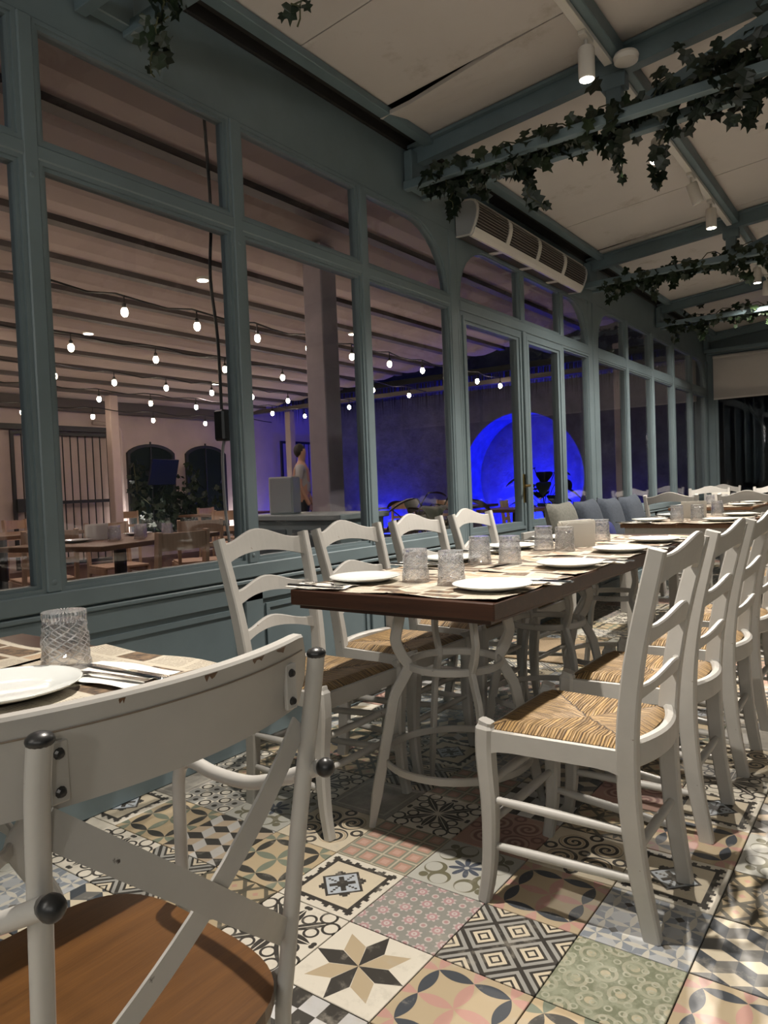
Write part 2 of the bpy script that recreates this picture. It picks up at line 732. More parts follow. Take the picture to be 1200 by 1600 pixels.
def t_petal(u, v, bg, c1, c2):
    a, b = (u - 0.5) * 2.78, (v - 0.5) * 2.78
    h, w = lens_masks(a, b)
    ho = (abs(rnd(b)) > 0.5) & (abs(a) < 1.0)
    wo = (abs(rnd(a)) > 0.5) & (abs(b) < 1.0)
    c = mix(h & ~ho, bg, c2)
    c = mix(w & ~wo, c, c2)
    c = mix(h & ho, c, c1)
    return mix(w & wo, c, c1)


def t_star(u, v):
    p, q = u - 0.5, v - 0.5
    r, th = hyp(p, q), at2(q, p) + 2 * pi
    k = rnd(th * (4 / pi))
    d = th - k * (pi / 4)
    x, y = r * cs(d), abs(r * sn(d))
    ins = (y < x * 0.40) & (y < (0.50 - x) * 0.45)
    par = md(k, 2.0) > 0.5
    return mix(ins, WHITE, mix(par, BLACK, TAN))


def t_snow(u, v, bg=CREAM):
    p, q = u - 0.5, v - 0.5
    m = mx(abs(p), abs(q))
    e = mn(abs(p), abs(q))
    jag = (m > 0.36) & (m < (0.40 + 0.05 * flr(frac(e * 7.0) * 3.0) / 2.0))
    c = mix(m < 0.36, WHITE, bg)
    c = mix(jag, c, BLACK)
    c = mix((m > 0.355) & (m < 0.368), c, BLACK)
    n = 34.0
    a = (flr((p + q) * 0.7071 * n) + 0.5) / n
    b = (flr((p - q) * 0.7071 * n) + 0.5) / n
    A, B = abs(a), abs(b)
    M, S = mx(A, B), mn(A, B)
    c = mix(M < 0.19, c, PALE_BLUE)
    c = mix((M > 0.165) & (M < 0.195), c, BLACK)
    arm = (S < 0.016) & (M < 0.135)
    tips = (M > 0.19) & (M < 0.225) & (S < 0.055)
    tips2 = (M > 0.22) & (M < 0.255) & (S < 0.016)
    dg = (abs(A - B) < 0.016) & (M < 0.105)
    core = (M < 0.046) & ~((S < 0.016) & (M < 0.03))
    dots = (abs(A - B) < 0.016) & (M > 0.125) & (M < 0.15)
    return mix(arm | tips | tips2 | dg | core | dots, c, BLACK)


def t_deco(u, v, ca=BLACK, cb=GREY, cc=CREAM, n=2.0, rot=True):
    if rot:
        a, b = frac((u + v) * n), frac((u - v) * n)
    else:
        a, b = frac(u * n), frac(v * n)
    m = mx(abs(a - 0.5), abs(b - 0.5))
    c = mix(m < 0.44, ca, cb)
    c = mix(m < 0.33, c, ca)
    c = mix(m < 0.25, c, cc)
    c = mix(m < 0.15, c, ca)
    return mix(m < 0.09, c, cc)


def t_pinkdia(u, v):
    a, b = frac(u * 4.0), frac(v * 4.0)
    m = mx(abs(a - 0.5), abs(b - 0.5))
    c = mix(m < 0.45, (0.47, 0.43, 0.33), (0.22, 0.22, 0.17))
    c = mix(m < 0.33, c, (0.42, 0.25, 0.19))
    return mix(m < 0.18, c, (0.50, 0.32, 0.26))


def t_rosette(u, v):
    a, b = frac((u + v) * 3.0) - 0.5, frac((u - v) * 3.0) - 0.5
    r, th = hyp(a, b), at2(b, a)
    pet = r < (0.30 + 0.06 * cs(th * 8.0))
    a2, b2 = frac((u + v) * 3.0 + 0.5) - 0.5, frac((u - v) * 3.0 + 0.5) - 0.5
    r2 = hyp(a2, b2)
    c = mix(pet, (0.235, 0.235, 0.215), (0.50, 0.44, 0.42))
    c = mix(pet & (r < 0.24), c, (0.40, 0.24, 0.25))
    c = mix((r < 0.13) & (r > 0.05), c, (0.52, 0.46, 0.44))
    c = mix(r2 < 0.17, c, (0.50, 0.45, 0.42))
    return mix(r2 < 0.10, c, (0.38, 0.23, 0.23))


def t_green(u, v):
    a, b = frac((u + v) * 2.5) - 0.5, frac((u - v) * 2.5) - 0.5
    r = hyp(a, b)
    c = mix((r < 0.40) & (r > 0.28), (0.17, 0.19, 0.125), (0.37, 0.36, 0.27))
    c = mix(r < 0.16, c, (0.45, 0.40, 0.28))
    a2, b2 = frac(u * 8.0) - 0.5, frac(v * 8.0) - 0.5
    c = mix((hyp(a2, b2) < 0.30) & (hyp(a2, b2) > 0.17), c, (0.42, 0.42, 0.33))
    n = noise(vec(u, v, 3.3), 9, 5, 0.7)
    return mix(ramp(n, 0.42, 0.6) * 0.85, c, (0.30, 0.32, 0.235))


def t_cubes(u, v, top=CREAM, left=NAVY_C, right=DGREY, n=3.0):
    x, y = u * n * 2.0, v * n * 1.732
    X, Y = md(x, 2.0), md(y, 3.0) - 1.5
    t = abs(X - 1.0)
    ins = abs(Y) < (1.0 - t * 0.5)
    X2 = md(X + 1.0, 2.0)
    Y2 = md(Y + 3.0, 3.0) - 1.5
    Xs = X * ins + X2 * ~ins
    Ys = Y * ins + Y2 * ~ins
    t2 = abs(Xs - 1.0)
    tp = abs(Ys - 0.5) < (0.5 - t2 * 0.5)
    return mix(tp, mix(Xs < 1.0, right, left), top)


def t_quatre(u, v, bg=(0.40, 0.42, 0.44), c1=(0.21, 0.24, 0.28), c2=(0.52, 0.50, 0.44)):
    a, b = (u + v) * 2.0, (u - v) * 2.0
    h, w = lens_masks(a, b, 0.9)
    c = mix(h | w, bg, c1)
    a2, b2 = u * 4.0, v * 4.0
    h2, w2 = lens_masks(a2 + 0.5, b2 + 0.5, 0.5)
    c = mix(h2 | w2, c, c2)
    m = abs(frac(u * 2.0) - 0.5) + abs(frac(v * 2.0) - 0.5)
    return mix(m < 0.10, c, BLACK)


def t_leaf(u, v):
    a, b = u * 3.0, v * 3.0
    d1, d2 = frac((u + v) * 3.0), frac((u - v) * 3.0)
    c = mix((abs(d1 - 0.5) < 0.10) | (abs(d2 - 0.5) < 0.10), (0.44, 0.35, 0.22), (0.085, 0.078, 0.055))
    h, w = lens_masks(a, b, 0.45)
    c = mix(h | w, c, (0.06, 0.055, 0.04))
    m = abs(frac(a) - 0.5) + abs(frac(b) - 0.5)
    return mix(m < 0.12, c, (0.45, 0.26, 0.20))


def t_scroll(u, v, bg=(0.42, 0.42, 0.38), c1=(0.12, 0.115, 0.07), c2=(0.045, 0.062, 0.095)):
    p, q = abs(u - 0.5), abs(v - 0.5)
    r, th = hyp(p, q), at2(q, p)
    pet = r < (0.04 + 0.17 * abs(sn(th * 4.0)))
    d = hyp(p - 0.31, q - 0.17)
    arc = (d < 0.135) & (hyp(p - 0.34, q - 0.16) > 0.10)
    d2 = hyp(p - 0.17, q - 0.33)
    arc2 = (d2 < 0.135) & (hyp(p - 0.16, q - 0.36) > 0.10)
    lf = hyp((p - 0.36) * 1.0, (q - 0.36) * 1.0) < 0.055
    c = mix(arc | arc2 | lf, bg, c1)
    c = mix(pet & (r > 0.03), c, c2)
    return mix(r < 0.03, c, bg)


def t_floral(u, v, bg=WHITE, ink=BLACK):
    p, q = abs(u - 0.5), abs(v - 0.5)
    a, b = mx(p, q), mn(p, q)
    r, th = hyp(p, q), at2(b, a)
    leaf = abs(b) < ((a - 0.03) * (0.42 - a) * 1.7)
    d = abs(p - q) < (((p + q) * 0.5 - 0.03) * (0.40 - (p + q) * 0.5) * 2.2)
    vein = (abs(b) < 0.006) | (abs(p - q) < 0.007)
    s1 = hyp(a - 0.30, b - 0.145)
    sc = (s1 < 0.085) & (s1 > 0.058)
    s2 = hyp(a - 0.43, b - 0.30)
    sc2 = (s2 < 0.10) & (s2 > 0.072)
    s3 = hyp(a - 0.45, b - 0.02)
    return mix(((leaf | d) & ~vein) | sc | sc2 | (s3 < 0.03), bg, ink)


def t_swirl(u, v, bg=CREAM, ink=BLACK, mid=TAN):
    p, q = abs(u - 0.5), abs(v - 0.5)
    d1 = hyp(p - 0.20, q - 0.20)
    th = at2(q - 0.20, p - 0.20)
    sp = frac(d1 * 11.0 - th * 0.1592)
    c = mix((d1 < 0.19) & (sp < 0.46), bg, ink)
    c = mix((d1 < 0.19) & (sp > 0.62) & (sp < 0.9), c, mid)
    d2 = hyp(p - 0.42, q)
    d3 = hyp(p, q - 0.42)
    c = mix((d2 < 0.085) | (d3 < 0.085), c, ink)
    c = mix((d2 < 0.045) | (d3 < 0.045), c, bg)
    r = hyp(p, q)
    c = mix(r < 0.07, c, ink)
    return mix(r < 0.03, c, bg)


def t_checker(u, v, n=5.0, c1=BLACK, c2=(0.50, 0.50, 0.50), c3=(0.62, 0.62, 0.58)):
    i, j = flr(u * n), flr(v * n)
    k = md(i + j, 2.0) > 0.5
    w = md(i + j * 2.0, 3.0) > 1.5
    return mix(k, mix(w, c2, c3), c1)


def t_rings(u, v):
    a, b = frac(u * 5.0) - 0.5, frac(v * 5.0) - 0.5
    r = hyp(a, b)
    c = mix((r < 0.46) & (r > 0.32), WHITE, BLACK)
    c = mix(md(flr(u * 5.0) + flr(v * 5.0), 2.0) > 0.5, c, mix(r < 0.2, GREY, BLACK))
    return c


def t_grey(u, v):
    n = noise(vec(u, v, 8.0), 4, 6, 0.7)
    m = mx(abs(u - 0.5), abs(v - 0.5))
    c = mix(ramp(n, 0.35, 0.65), (0.22, 0.21, 0.19), (0.36, 0.34, 0.30))
    return mix((m > 0.40) & (m < 0.43), c, (0.42, 0.40, 0.35))


PRINTS = {
    'star': t_star, 'snow': t_snow, 'deco': t_deco, 'pinkdia': t_pinkdia, 'rosette': t_rosette, 'green': t_green,
    'cubes': t_cubes, 'quatre': t_quatre, 'leaf': t_leaf, 'scroll': t_scroll, 'floral': t_floral, 'swirl': t_swirl,
    'checker': t_checker, 'rings': t_rings, 'grey': t_grey,
    'petalB': lambda u, v: t_petal(u, v, TAN, NAVY_C, PINK),
    'petalG': lambda u, v: t_petal(u, v, (0.48, 0.38, 0.24), (0.022, 0.024, 0.024), (0.17, 0.20, 0.15)),
    'cubes2': lambda u, v: t_cubes(u, v, BLACK, (0.47, 0.46, 0.44), (0.44, 0.35, 0.25)),
    'pinkswirl': lambda u, v: t_swirl(u, v, (0.40, 0.24, 0.19), (0.20, 0.09, 0.08), (0.45, 0.32, 0.26)),
}


def print_material(key):
    m, b = new_mat('tile_print_' + key)
    u, v, w = xyz(coords('UV'))
    c = PRINTS[key](u, v)
    g = Ex.nt.nodes.new('ShaderNodeNewGeometry')
    pos = g.outputs['Position']
    n1 = noise(pos, 7, 6, 0.72)
    n2 = noise(pos, 30, 5, 0.7)
    c = mix(ramp(n1 * 0.6 + n2 * 0.4, 0.53, 0.66) * 0.55, c, (0.42, 0.39, 0.33))
    c = mix(ramp(n1, 0.62, 0.40) * 0.0 + 0.10, c, (0.30, 0.26, 0.20))
    put(b, 'Base Color', c)
    put(b, 'Roughness', ramp(n2, 0.2, 0.9) * 0.25 + 0.26)
    put(b, 'Specular IOR Level', 0.45)
    return m


TILE_MAT = {k: print_material(k) for k in PRINTS}
KEYS = list(PRINTS)

# ------------------------------------------------------------------ floor
TS, TX0, TY0 = 0.2412, -0.634, 1.572
known = {(-2, -2): 'star', (-2, -1): 'rosette', (-3, -1): 'snow', (-3, 0): 'pinkdia', (-2, 0): 'scroll', (-1, -1): 'deco',
         (-1, -2): 'petalB', (0, -1): 'green', (0, -2): 'petalG', (-1, 0): 'petalB', (0, 0): 'quatre', (1, -1): 'petalB',
         (1, 0): 'cubes', (1, 1): 'leaf', (0, 1): 'snow', (1, 2): 'scroll', (0, 2): 'petalB', (0, 3): 'snow', (-3, -2): 'floral',
         (-2, -3): 'checker', (-5, -1): 'cubes2', (-4, -1): 'petalG', (-6, -1): 'petalG', (-7, -1): 'snow', (-5, -2): 'deco',
         (-4, 0): 'swirl', (-3, 1): 'floral', (-4, 1): 'grey', (-1, 1): 'swirl', (-2, 1): 'pinkswirl', (-6, 0): 'rings',
         (-5, -3): 'cubes', (1, 3): 'cubes2', (-5, 0): 'scroll', (-4, -2): 'leaf', (-6, -2): 'floral', (0, 4): 'floral', (1, 4): 'swirl', (0, 5): 'swirl'}
fl = struct(MB().box(-2.25, 2.8, -3.0, 10.55, -0.10, -0.006).build('floor', GROUT))
tile_mesh = {}


def tile_me(key):
    if key not in tile_mesh:
        h = TS / 2 - 0.0016
        mb = MB()
        c = 0.0012
        lo = [(-h, -h, -0.006), (h, -h, -0.006), (h, h, -0.006), (-h, h, -0.006)]
        mid = [(x, y, -0.0012) for x, y, _ in lo]
        k = (h - c) / h
        top = [(x * k, y * k, 0.0) for x, y, _ in lo]
        fs = [(0, 3, 2, 1), (8, 9, 10, 11)]
        for i in range(4):
            j = (i + 1) % 4
            fs += [(i, j, 4 + j, 4 + i), (4 + i, 4 + j, 8 + j, 8 + i)]
        mb.add(lo + mid + top, fs)
        vs = lo + mid + top
        mb.uv = [(vs[i][0] / (2 * h) + 0.5, vs[i][1] / (2 * h) + 0.5) for f in mb.f for i in f]
        tile_mesh[key] = mb.mesh('tile_' + key, TILE_MAT[key])
    return tile_mesh[key]


rt = random.Random(11)
cells = []
for i in range(-7, 15):
    for j in range(-19, 38):
        x, y = TX0 + (i + 0.5) * TS, TY0 + (j + 0.5) * TS
        if x < -2.30 or x > 2.79 or y > 10.5:
            continue
        key = known.get((i, j)) or rt.choice(KEYS)
        rot = 0 if (i, j) in known else rt.randrange(4)
        d = Vector((x, y, -CAM_H))
        z = d.dot(FW)
        px, py = (600 + FPX * d.dot(RX) / z, 800 + FPX * d.dot(DN) / z) if z > 0.1 else (-9e9, 0)
        inview = z > 0.1 and -160 < px < 1330 and py < 1750
        cells.append((0 if inview else 1, d.length, x, y, key, rot))
cells.sort()
for n, (o, dist, x, y, key, rot) in enumerate(cells[:300]):
    t = link('tile', tile_me(key), fl)
    t.location = (x, y, 0)
    t.rotation_euler = (0, 0, rot * pi / 2)
rest = MB()
rest.uv = []
for o, dist, x, y, key, rot in cells[300:]:
    rest.m = KEYS.index(key)
    h = TS / 2 - 0.0016
    q = [(-h, -h), (h, -h), (h, h), (-h, h)]
    rest.add([(x + a, y + b, -0.006) for a, b in q] + [(x + a, y + b, 0.0) for a, b in q],
             [(4, 5, 6, 7), (0, 1, 5, 4), (1, 2, 6, 5), (2, 3, 7, 6), (3, 0, 4, 7)])
    uv = [(0, 0), (1, 0), (1, 1), (0, 1)]
    uv = uv[rot:] + uv[:rot]
    rest.uv += uv + [(0, 0)] * 16
r_o = rest.build('floor_tiles', [TILE_MAT[k] for k in KEYS], fl)
tag(r_o, kind='stuff')

# ------------------------------------------------------------------ the glazed wall on the left
WX = -2.2           # inner face of the wall
wall = struct(MB().box(WX - 0.07, WX - 0.012, -3.0, 10.6, 0.0, 0.70).build('wall_left', TEAL))


def wpart(name, y0, y1, z0, z1, proud=0.0, depth=0.07, c=0.004, mat=TEAL):
    return MB().cbox(WX - depth, WX + proud, y0, y1, z0, z1, c).build(name, mat, wall)


SILL, TR0, TR1, HD0, HD1 = 0.757, 2.115, 2.160, 2.555, 2.875
wpart('window_sill', -3.0, 3.80, 0.70, SILL, 0.012)
wpart('window_sill', 6.15, 10.55, 0.70, SILL, 0.012)
wpart('window_sill', 5.49, 6.15, 0.70, SILL, 0.012)
wpart('sill_moulding', -3.0, 3.80, 0.675, 0.692, 0.010)
wpart('sill_moulding', 6.15, 10.55, 0.675, 0.692, 0.010)
wpart('header_board', -3.0, 10.55, HD0, HD1, -0.004)
wpart('transom_rail', -3.0, 3.786, TR0, TR1, 0.004)
wpart('transom_rail', 3.891, 6.087, TR0 - 0.012, TR1 + 0.005, 0.004)
wpart('transom_rail', 6.299, 10.44, TR0 - 0.02, TR1 + 0.01, 0.004)
MB().box(WX - 0.03, WX + 0.012, -3.0, 10.5, HD1, HD1 + 0.05).build('gutter_gap_shade', DARK_GAP, wall)  # solid dark strip in place of the shaded gap above the wall
postsA = [-2.22, -1.36, -0.495, 0.37, 1.24, 2.10, 2.948]
for y in postsA:
    wpart('post', y - 0.024, y + 0.024, SILL, HD0, 0.006)
wpart('post', 3.785, 3.862, 0.0, HD0, 0.004)
wpart('post', 3.866, 3.892, 0.0, HD0, 0.000)
wpart('post', 6.085, 6.175, 0.0, HD0, 0.000)
wpart('post', 6.18, 6.30, 0.0, HD0, 0.004)
postsC = [7.11, 7.965, 8.81, 9.665]
for y in postsC:
    wpart('post', y - 0.035, y + 0.035, SILL, HD0, 0.006)
wpart('post', 10.43, 10.56, 0.0, HD0, 0.006)
for y in (4.785, 5.505):
    wpart('post', y - 0.02, y + 0.02, TR1, HD0, 0.0)
wpart('post', 5.480, 5.505, 0.0, TR0, 0.0)
# dado panels: raised stiles on the plinth, mouldings round each field
for y in postsA + [3.80]:
    wpart('dado_stile', y - 0.05, y + 0.05, 0.0, 0.675, 0.0, 0.03)
for y in [6.24] + postsC + [10.5]:
    wpart('dado_stile', y - 0.05, y + 0.05, 0.0, 0.675, 0.0, 0.03)
wpart('skirting', -3.0, 3.8, 0.0, 0.12, 0.006, 0.03)
wpart('skirting', 6.2, 10.5, 0.0, 0.12, 0.006, 0.03)
wpart('dado_rail', -3.0, 3.8, 0.60, 0.675, 0.0, 0.03)
wpart('dado_rail', 6.2, 10.5, 0.60, 0.675, 0.0, 0.03)
edges = postsA + [3.80]
for a, b in zip(edges[:-1], edges[1:]):
    o = [(a + 0.07, 0.14), (b - 0.07, 0.14), (b - 0.07, 0.58), (a + 0.07, 0.58)]
    i = [(a + 0.09, 0.16), (b - 0.09, 0.16), (b - 0.09, 0.56), (a + 0.09, 0.56)]
    MB().ring(o, i, 'x', WX - 0.02, WX - 0.004).build('panel_moulding', TEAL, wall)
edges = [6.24] + postsC + [10.5]
for a, b in zip(edges[:-1], edges[1:]):
    o = [(a + 0.07, 0.14), (b - 0.07, 0.14), (b - 0.07, 0.58), (a + 0.07, 0.58)]
    i = [(a + 0.09, 0.16), (b - 0.09, 0.16), (b - 0.09, 0.56), (a + 0.09, 0.56)]
    MB().ring(o, i, 'x', WX - 0.02, WX - 0.004).build('panel_moulding', TEAL, wall)
for y in (1.24, 2.10, 2.948):     # bolt heads on the posts
    for z in (0.79, 2.06):
        MB().lathe([(0.0001, 0.004), (0.006, 0.003), (0.009, 0.0)], 10).build('bolt', TEAL, wall).matrix_local = Matrix.Translation((WX + 0.006, y, z)) @ Matrix.Rotation(pi / 2, 4, 'Y')


def offset(poly, w):
    """inner offset of a convex outline given counter-clockwise"""
    n = len(poly)
    out = []
    for i in range(n):
        p0, p1, p2 = Vector(poly[i - 1]), Vector(poly[i]), Vector(poly[(i + 1) % n])
        d1, d2 = (p1 - p0).normalized(), (p2 - p1).normalized()
        n1, n2 = Vector((-d1.y, d1.x)), Vector((-d2.y, d2.x))
        b = n1 + n2
        b *= w / max(0.3, 1 + n1.dot(n2))
        out.append((p1.x + b.x, p1.y + b.y))
    return out


WIN_N = [0]


def window(outline, fw=0.026, proud=0.0):
    WIN_N[0] += 1
    inner = offset(outline, fw)
    mid = offset(outline, fw * 0.55)
    mb = MB()
    mb.ring(outline, mid, 'x', WX - 0.055, WX - 0.001 + proud)
    o = mb.build('window_%d' % WIN_N[0], TEAL)
    struct(o)
    MB().ring(mid, inner, 'x', WX - 0.05, WX - 0.010 + proud).build('glazing_bead', TEAL, o)
    MB().prism(inner, 'x', WX - 0.033, WX - 0.027).build('pane', PANE, o)
    return o


def rect(y0, y1, z0, z1):
    return [(y0, z0), (y1, z0), (y1, z1), (y0, z1)]


def arch_right(y0, y1, z0, z1, r):
    pts = [(y0, z0), (y1, z0)]
    for k in range(9):
        a = k / 8 * pi / 2
        pts.append((y1 - r + r * cos(a), z1 - r + r * sin(a)))
    pts.append((y0, z1))
    return pts


def arch_left(y0, y1, z0, z1, r):
    pts = [(y0, z0), (y1, z0), (y1, z1)]
    for k in range(9):
        a = pi / 2 + k / 8 * pi / 2
        pts.append((y0 + r + r * cos(a), z1 - r + r * sin(a)))
    return pts


def spandrel(y1, z1, r, side):
    """fills the corner between an arched light and the header board"""
    pts = []
    for k in range(9):
        a = k / 8 * pi / 2
        if side > 0:
            pts.append((y1 - r + r * cos(a), z1 - r + r * sin(a)))
        else:
            pts.append((y1 + r - r * cos(a), z1 - r + r * sin(a)))
    corner = (y1, z1)
    mb = MB()
    for p, q in zip(pts[:-1], pts[1:]):
        mb.prism([corner, p, q] if side > 0 else [corner, q, p], 'x', WX - 0.06, WX - 0.002)
    mb.build('arch_spandrel', TEAL, wall)


for a, b in zip(postsA[:-1], postsA[1:]):
    window(rect(a + 0.024, b - 0.024, SILL, TR0))
    window(rect(a + 0.024, b - 0.024, TR1, HD0))
window(rect(2.972, 3.785, SILL, TR0))
window(arch_right(2.972, 3.785, TR1, HD0, 0.385))
spandrel(3.785, HD0, 0.385, 1)
window(arch_left(3.892, 4.765, TR1 + 0.005, 2.53, 0.36), 0.022)
spandrel(3.892, 2.53, 0.36, -1)
window(rect(4.805, 5.485, TR1 + 0.005, 2.53), 0.03)
window(arch_right(5.525, 6.085, TR1 + 0.005, 2.53, 0.36), 0.022)
spandrel(6.085, 2.53, 0.36, 1)
wpart('header_board', 3.892, 6.085, 2.53, HD0, -0.006)
window(rect(5.505, 6.085, SILL, TR0 - 0.012), 0.03)
ec = [6.30] + postsC + [10.43]
for k, (a, b) in enumerate(zip(ec[:-1], ec[1:])):
    y0 = a if k == 0 else a + 0.035
    y1 = b if k == 4 else b - 0.035
    window(rect(y0, y1, SILL, TR0 - 0.02), 0.024)
    if k == 0:
        window(arch_left(y0, y1, TR1 + 0.01, HD0, 0.36), 0.024)
        spandrel(y0, HD0, 0.36, -1)
    elif k == 4:
        window(arch_right(y0, y1, TR1 + 0.01, HD0, 0.36), 0.024)
        spandrel(y1, HD0, 0.36, 1)
    else:
        window(rect(y0, y1, TR1 + 0.01, HD0), 0.024)
# door bay
for n, (y0, y1) in enumerate(((3.895, 4.760), (4.800, 5.478))):
    o = MB().ring(rect(y0, y1, 0.01, 2.10), rect(y0 + 0.075, y1 - 0.085, 0.77, 2.03), 'x', WX - 0.055, WX - 0.002).build('door_%d' % (n + 1), TEAL)
    struct(o)
    MB().ring(rect(y0 + 0.025, y1 - 0.03, 0.72, 2.075), rect(y0 + 0.045, y1 - 0.05, 0.74, 2.05), 'x', WX - 0.004, WX + 0.006).build('door_moulding', TEAL, o)
    MB().prism(rect(y0 + 0.075, y1 - 0.085, 0.77, 2.03), 'x', WX - 0.033, WX - 0.027).build('pane', PANE, o)
    MB().ring(rect(y0 + 0.06, y1 - 0.07, 0.16, 0.66), rect(y0 + 0.09, y1 - 0.10, 0.19, 0.63), 'x', WX - 0.004, WX + 0.008).build('door_panel', TEAL, o)
    if n == 0:
        hnd = MB()
        hnd.box(WX - 0.002, WX + 0.006, y1 - 0.052, y1 - 0.026, 0.90, 1.10)
        hnd.tube([(WX + 0.004, y1 - 0.039, 1.02), (WX + 0.045, y1 - 0.039, 1.02), (WX + 0.05, y1 - 0.05, 1.02), (WX + 0.05, y1 - 0.13, 1.015)], 0.008, 8)
        tag(hnd.build('door_handle', BRASS, o), 'brass lever handle')
    else:
        MB().cbox(WX - 0.05, WX + 0.012, y0 - 0.042, y0 + 0.012, 0.01, 2.10, 0.004).build('meeting_stile', TEAL, o)

# ------------------------------------------------------------------ ceiling
def zc(x):
    return 2.995 + 0.088 * (x + 1.05) if x < 0.3 else 2.995 + 0.088 * 1.35 - 0.088 * (x - 0.3)


TRUSS_Y = [-1.2, 1.52, 3.42, 6.09, 8.20, 10.42]
cpoly = [(-2.25, zc(-2.25) + 0.03), (0.3, zc(0.3) + 0.03), (2.85, zc(2.85) + 0.03), (2.85, zc(2.85) + 0.06), (0.3, zc(0.3) + 0.06), (-2.25, zc(-2.25) + 0.06)]
ceil = struct(MB().prism(cpoly, 'y', -3.0, 10.6).build('ceiling', DARK_GAP))  # slab coloured dark as the shade behind the panel seams


def cpanel(x0, x1, y0, y1, sag=0.0, sag_at=(0, 0)):
    g = 0.003
    x0, x1, y0, y1 = x0 + g, x1 - g, y0 + g, y1 - g
    nx, ny = 6, 6
    vs = []
    for i in range(nx + 1):
        for j in range(ny + 1):
            x, y = x0 + (x1 - x0) * i / nx, y0 + (y1 - y0) * j / ny
            s = 0.0
            if sag:
                s = sag * max(0, 1 - abs(i / nx - sag_at[0]) * 1.6) * max(0, 1 - abs(j / ny - sag_at[1]) * 2.2)
            vs.append((x, y, zc(x) - s))
    n = len(vs)
    vs += [(x, y, z + 0.02) for x, y, z in vs]
    fs = []
    for i in range(nx):
        for j in range(ny):
            a = i * (ny + 1) + j
            fs += [(a, a + 1, a + ny + 2, a + ny + 1), (n + a, n + a + ny + 1, n + a + ny + 2, n + a + 1)]
    for i in range(nx):
        for j in (0, ny):
            a, b = i * (ny + 1) + j, (i + 1) * (ny + 1) + j
            fs.append((a, b, n + b, n + a))
    for j in range(ny):
        for i in (0, nx):
            a, b = i * (ny + 1) + j, i * (ny + 1) + j + 1
            fs.append((a, b, n + b, n + a))
    MB().add(vs, fs).build('ceiling_panel', CEIL, ceil)


xcols = [(-2.10, -1.05), (-1.05, 0.30), (0.30, 1.55), (1.55, 2.80)]
yrows = [(-3.0, -1.2), (-1.2, 0.2), (0.2, 1.52), (1.52, 2.36), (2.36, 2.985), (2.985, 3.42), (3.42, 5.24), (5.24, 5.93), (5.93, 6.09), (6.09, 7.3), (7.3, 8.2), (8.2, 10.45)]
for xi, (x0, x1) in enumerate(xcols):
    for (y0, y1) in yrows:
        if xi == 0 and (y0, y1) == (2.36, 2.985):
            cpanel(x0, x1, y0, y1, 0.0)
        elif xi == 0 and (y0, y1) == (2.985, 3.42):
            cpanel(x0, x1, y0, y1, 0.05, (0.10, 0.0))
        elif xi == 0 and (y0, y1) == (5.93, 6.09):
            cpanel(x0, x1, y0 + 0.02, y1, 0.02, (0.1, 0.0))
        else:
            cpanel(x0, x1, y0, y1)
for x in (-2.07, 2.67):
    o = MB().cbox(x - 0.03, x + 0.03, -3.0, 10.45, zc(x) - 0.040, zc(x) - 0.003, 0.003).build('eaves_beam', TEAL_BEAM, ceil)
for x in (-1.05, 1.55):
    MB().cbox(x - 0.03, x + 0.03, -3.0, 10.45, zc(x) - 0.075, zc(x) - 0.004, 0.003).build('purlin', TEAL_BEAM, ceil)

# ------------------------------------------------------------------ other walls
wr = struct(MB().box(2.80, 2.88, -3.0, 10.6, 0, 3.0).build('wall_right', TEAL))
wb = struct(MB().box(-2.27, 2.88, -3.08, -3.0, 0, 3.2).build('wall_back', TEAL))
FY = 10.56
wf = struct(MB().box(-2.2, 2.8, FY, FY + 0.07, 0.0, 0.45).build('wall_far', TEAL))
MB().box(-2.2, 2.8, FY, FY + 0.07, 2.66, 3.2).build('header_board', TEAL, wf)
for x in (-2.16, -0.55, 1.15, 2.76):
    MB().cbox(x - 0.05, x + 0.05, FY - 0.02, FY + 0.06, 0.45, 2.66, 0.004).build('post', TEAL, wf)
for x0, x1 in ((-2.11, -0.60), (-0.50, 1.10), (1.20, 2.71)):
    WIN_N[0] += 1
    o = struct(MB().ring([(x0, 0.45), (x1, 0.45), (x1, 2.66), (x0, 2.66)], [(x0 + 0.03, 0.48), (x1 - 0.03, 0.48), (x1 - 0.03, 2.63), (x0 + 0.03, 2.63)], 'y', FY, FY + 0.05).build('window_%d' % WIN_N[0], TEAL))
    MB().box(x0 + 0.03, x1 - 0.03, FY + 0.024, FY + 0.03, 0.48, 2.63).build('pane', PANE, o)


# ------------------------------------------------------------------ roof trusses
truss_labels = ['blue-grey steel roof truss behind the camera', 'blue-grey roof truss over the nearest windows, top left corner',
                'blue-grey roof truss with thick ivy, nearest one seen whole', 'blue-grey roof truss past the wall heater, second with ivy',
                'blue-grey roof truss third along, ivy over its lower chord', 'blue-grey roof truss against the far blind wall']


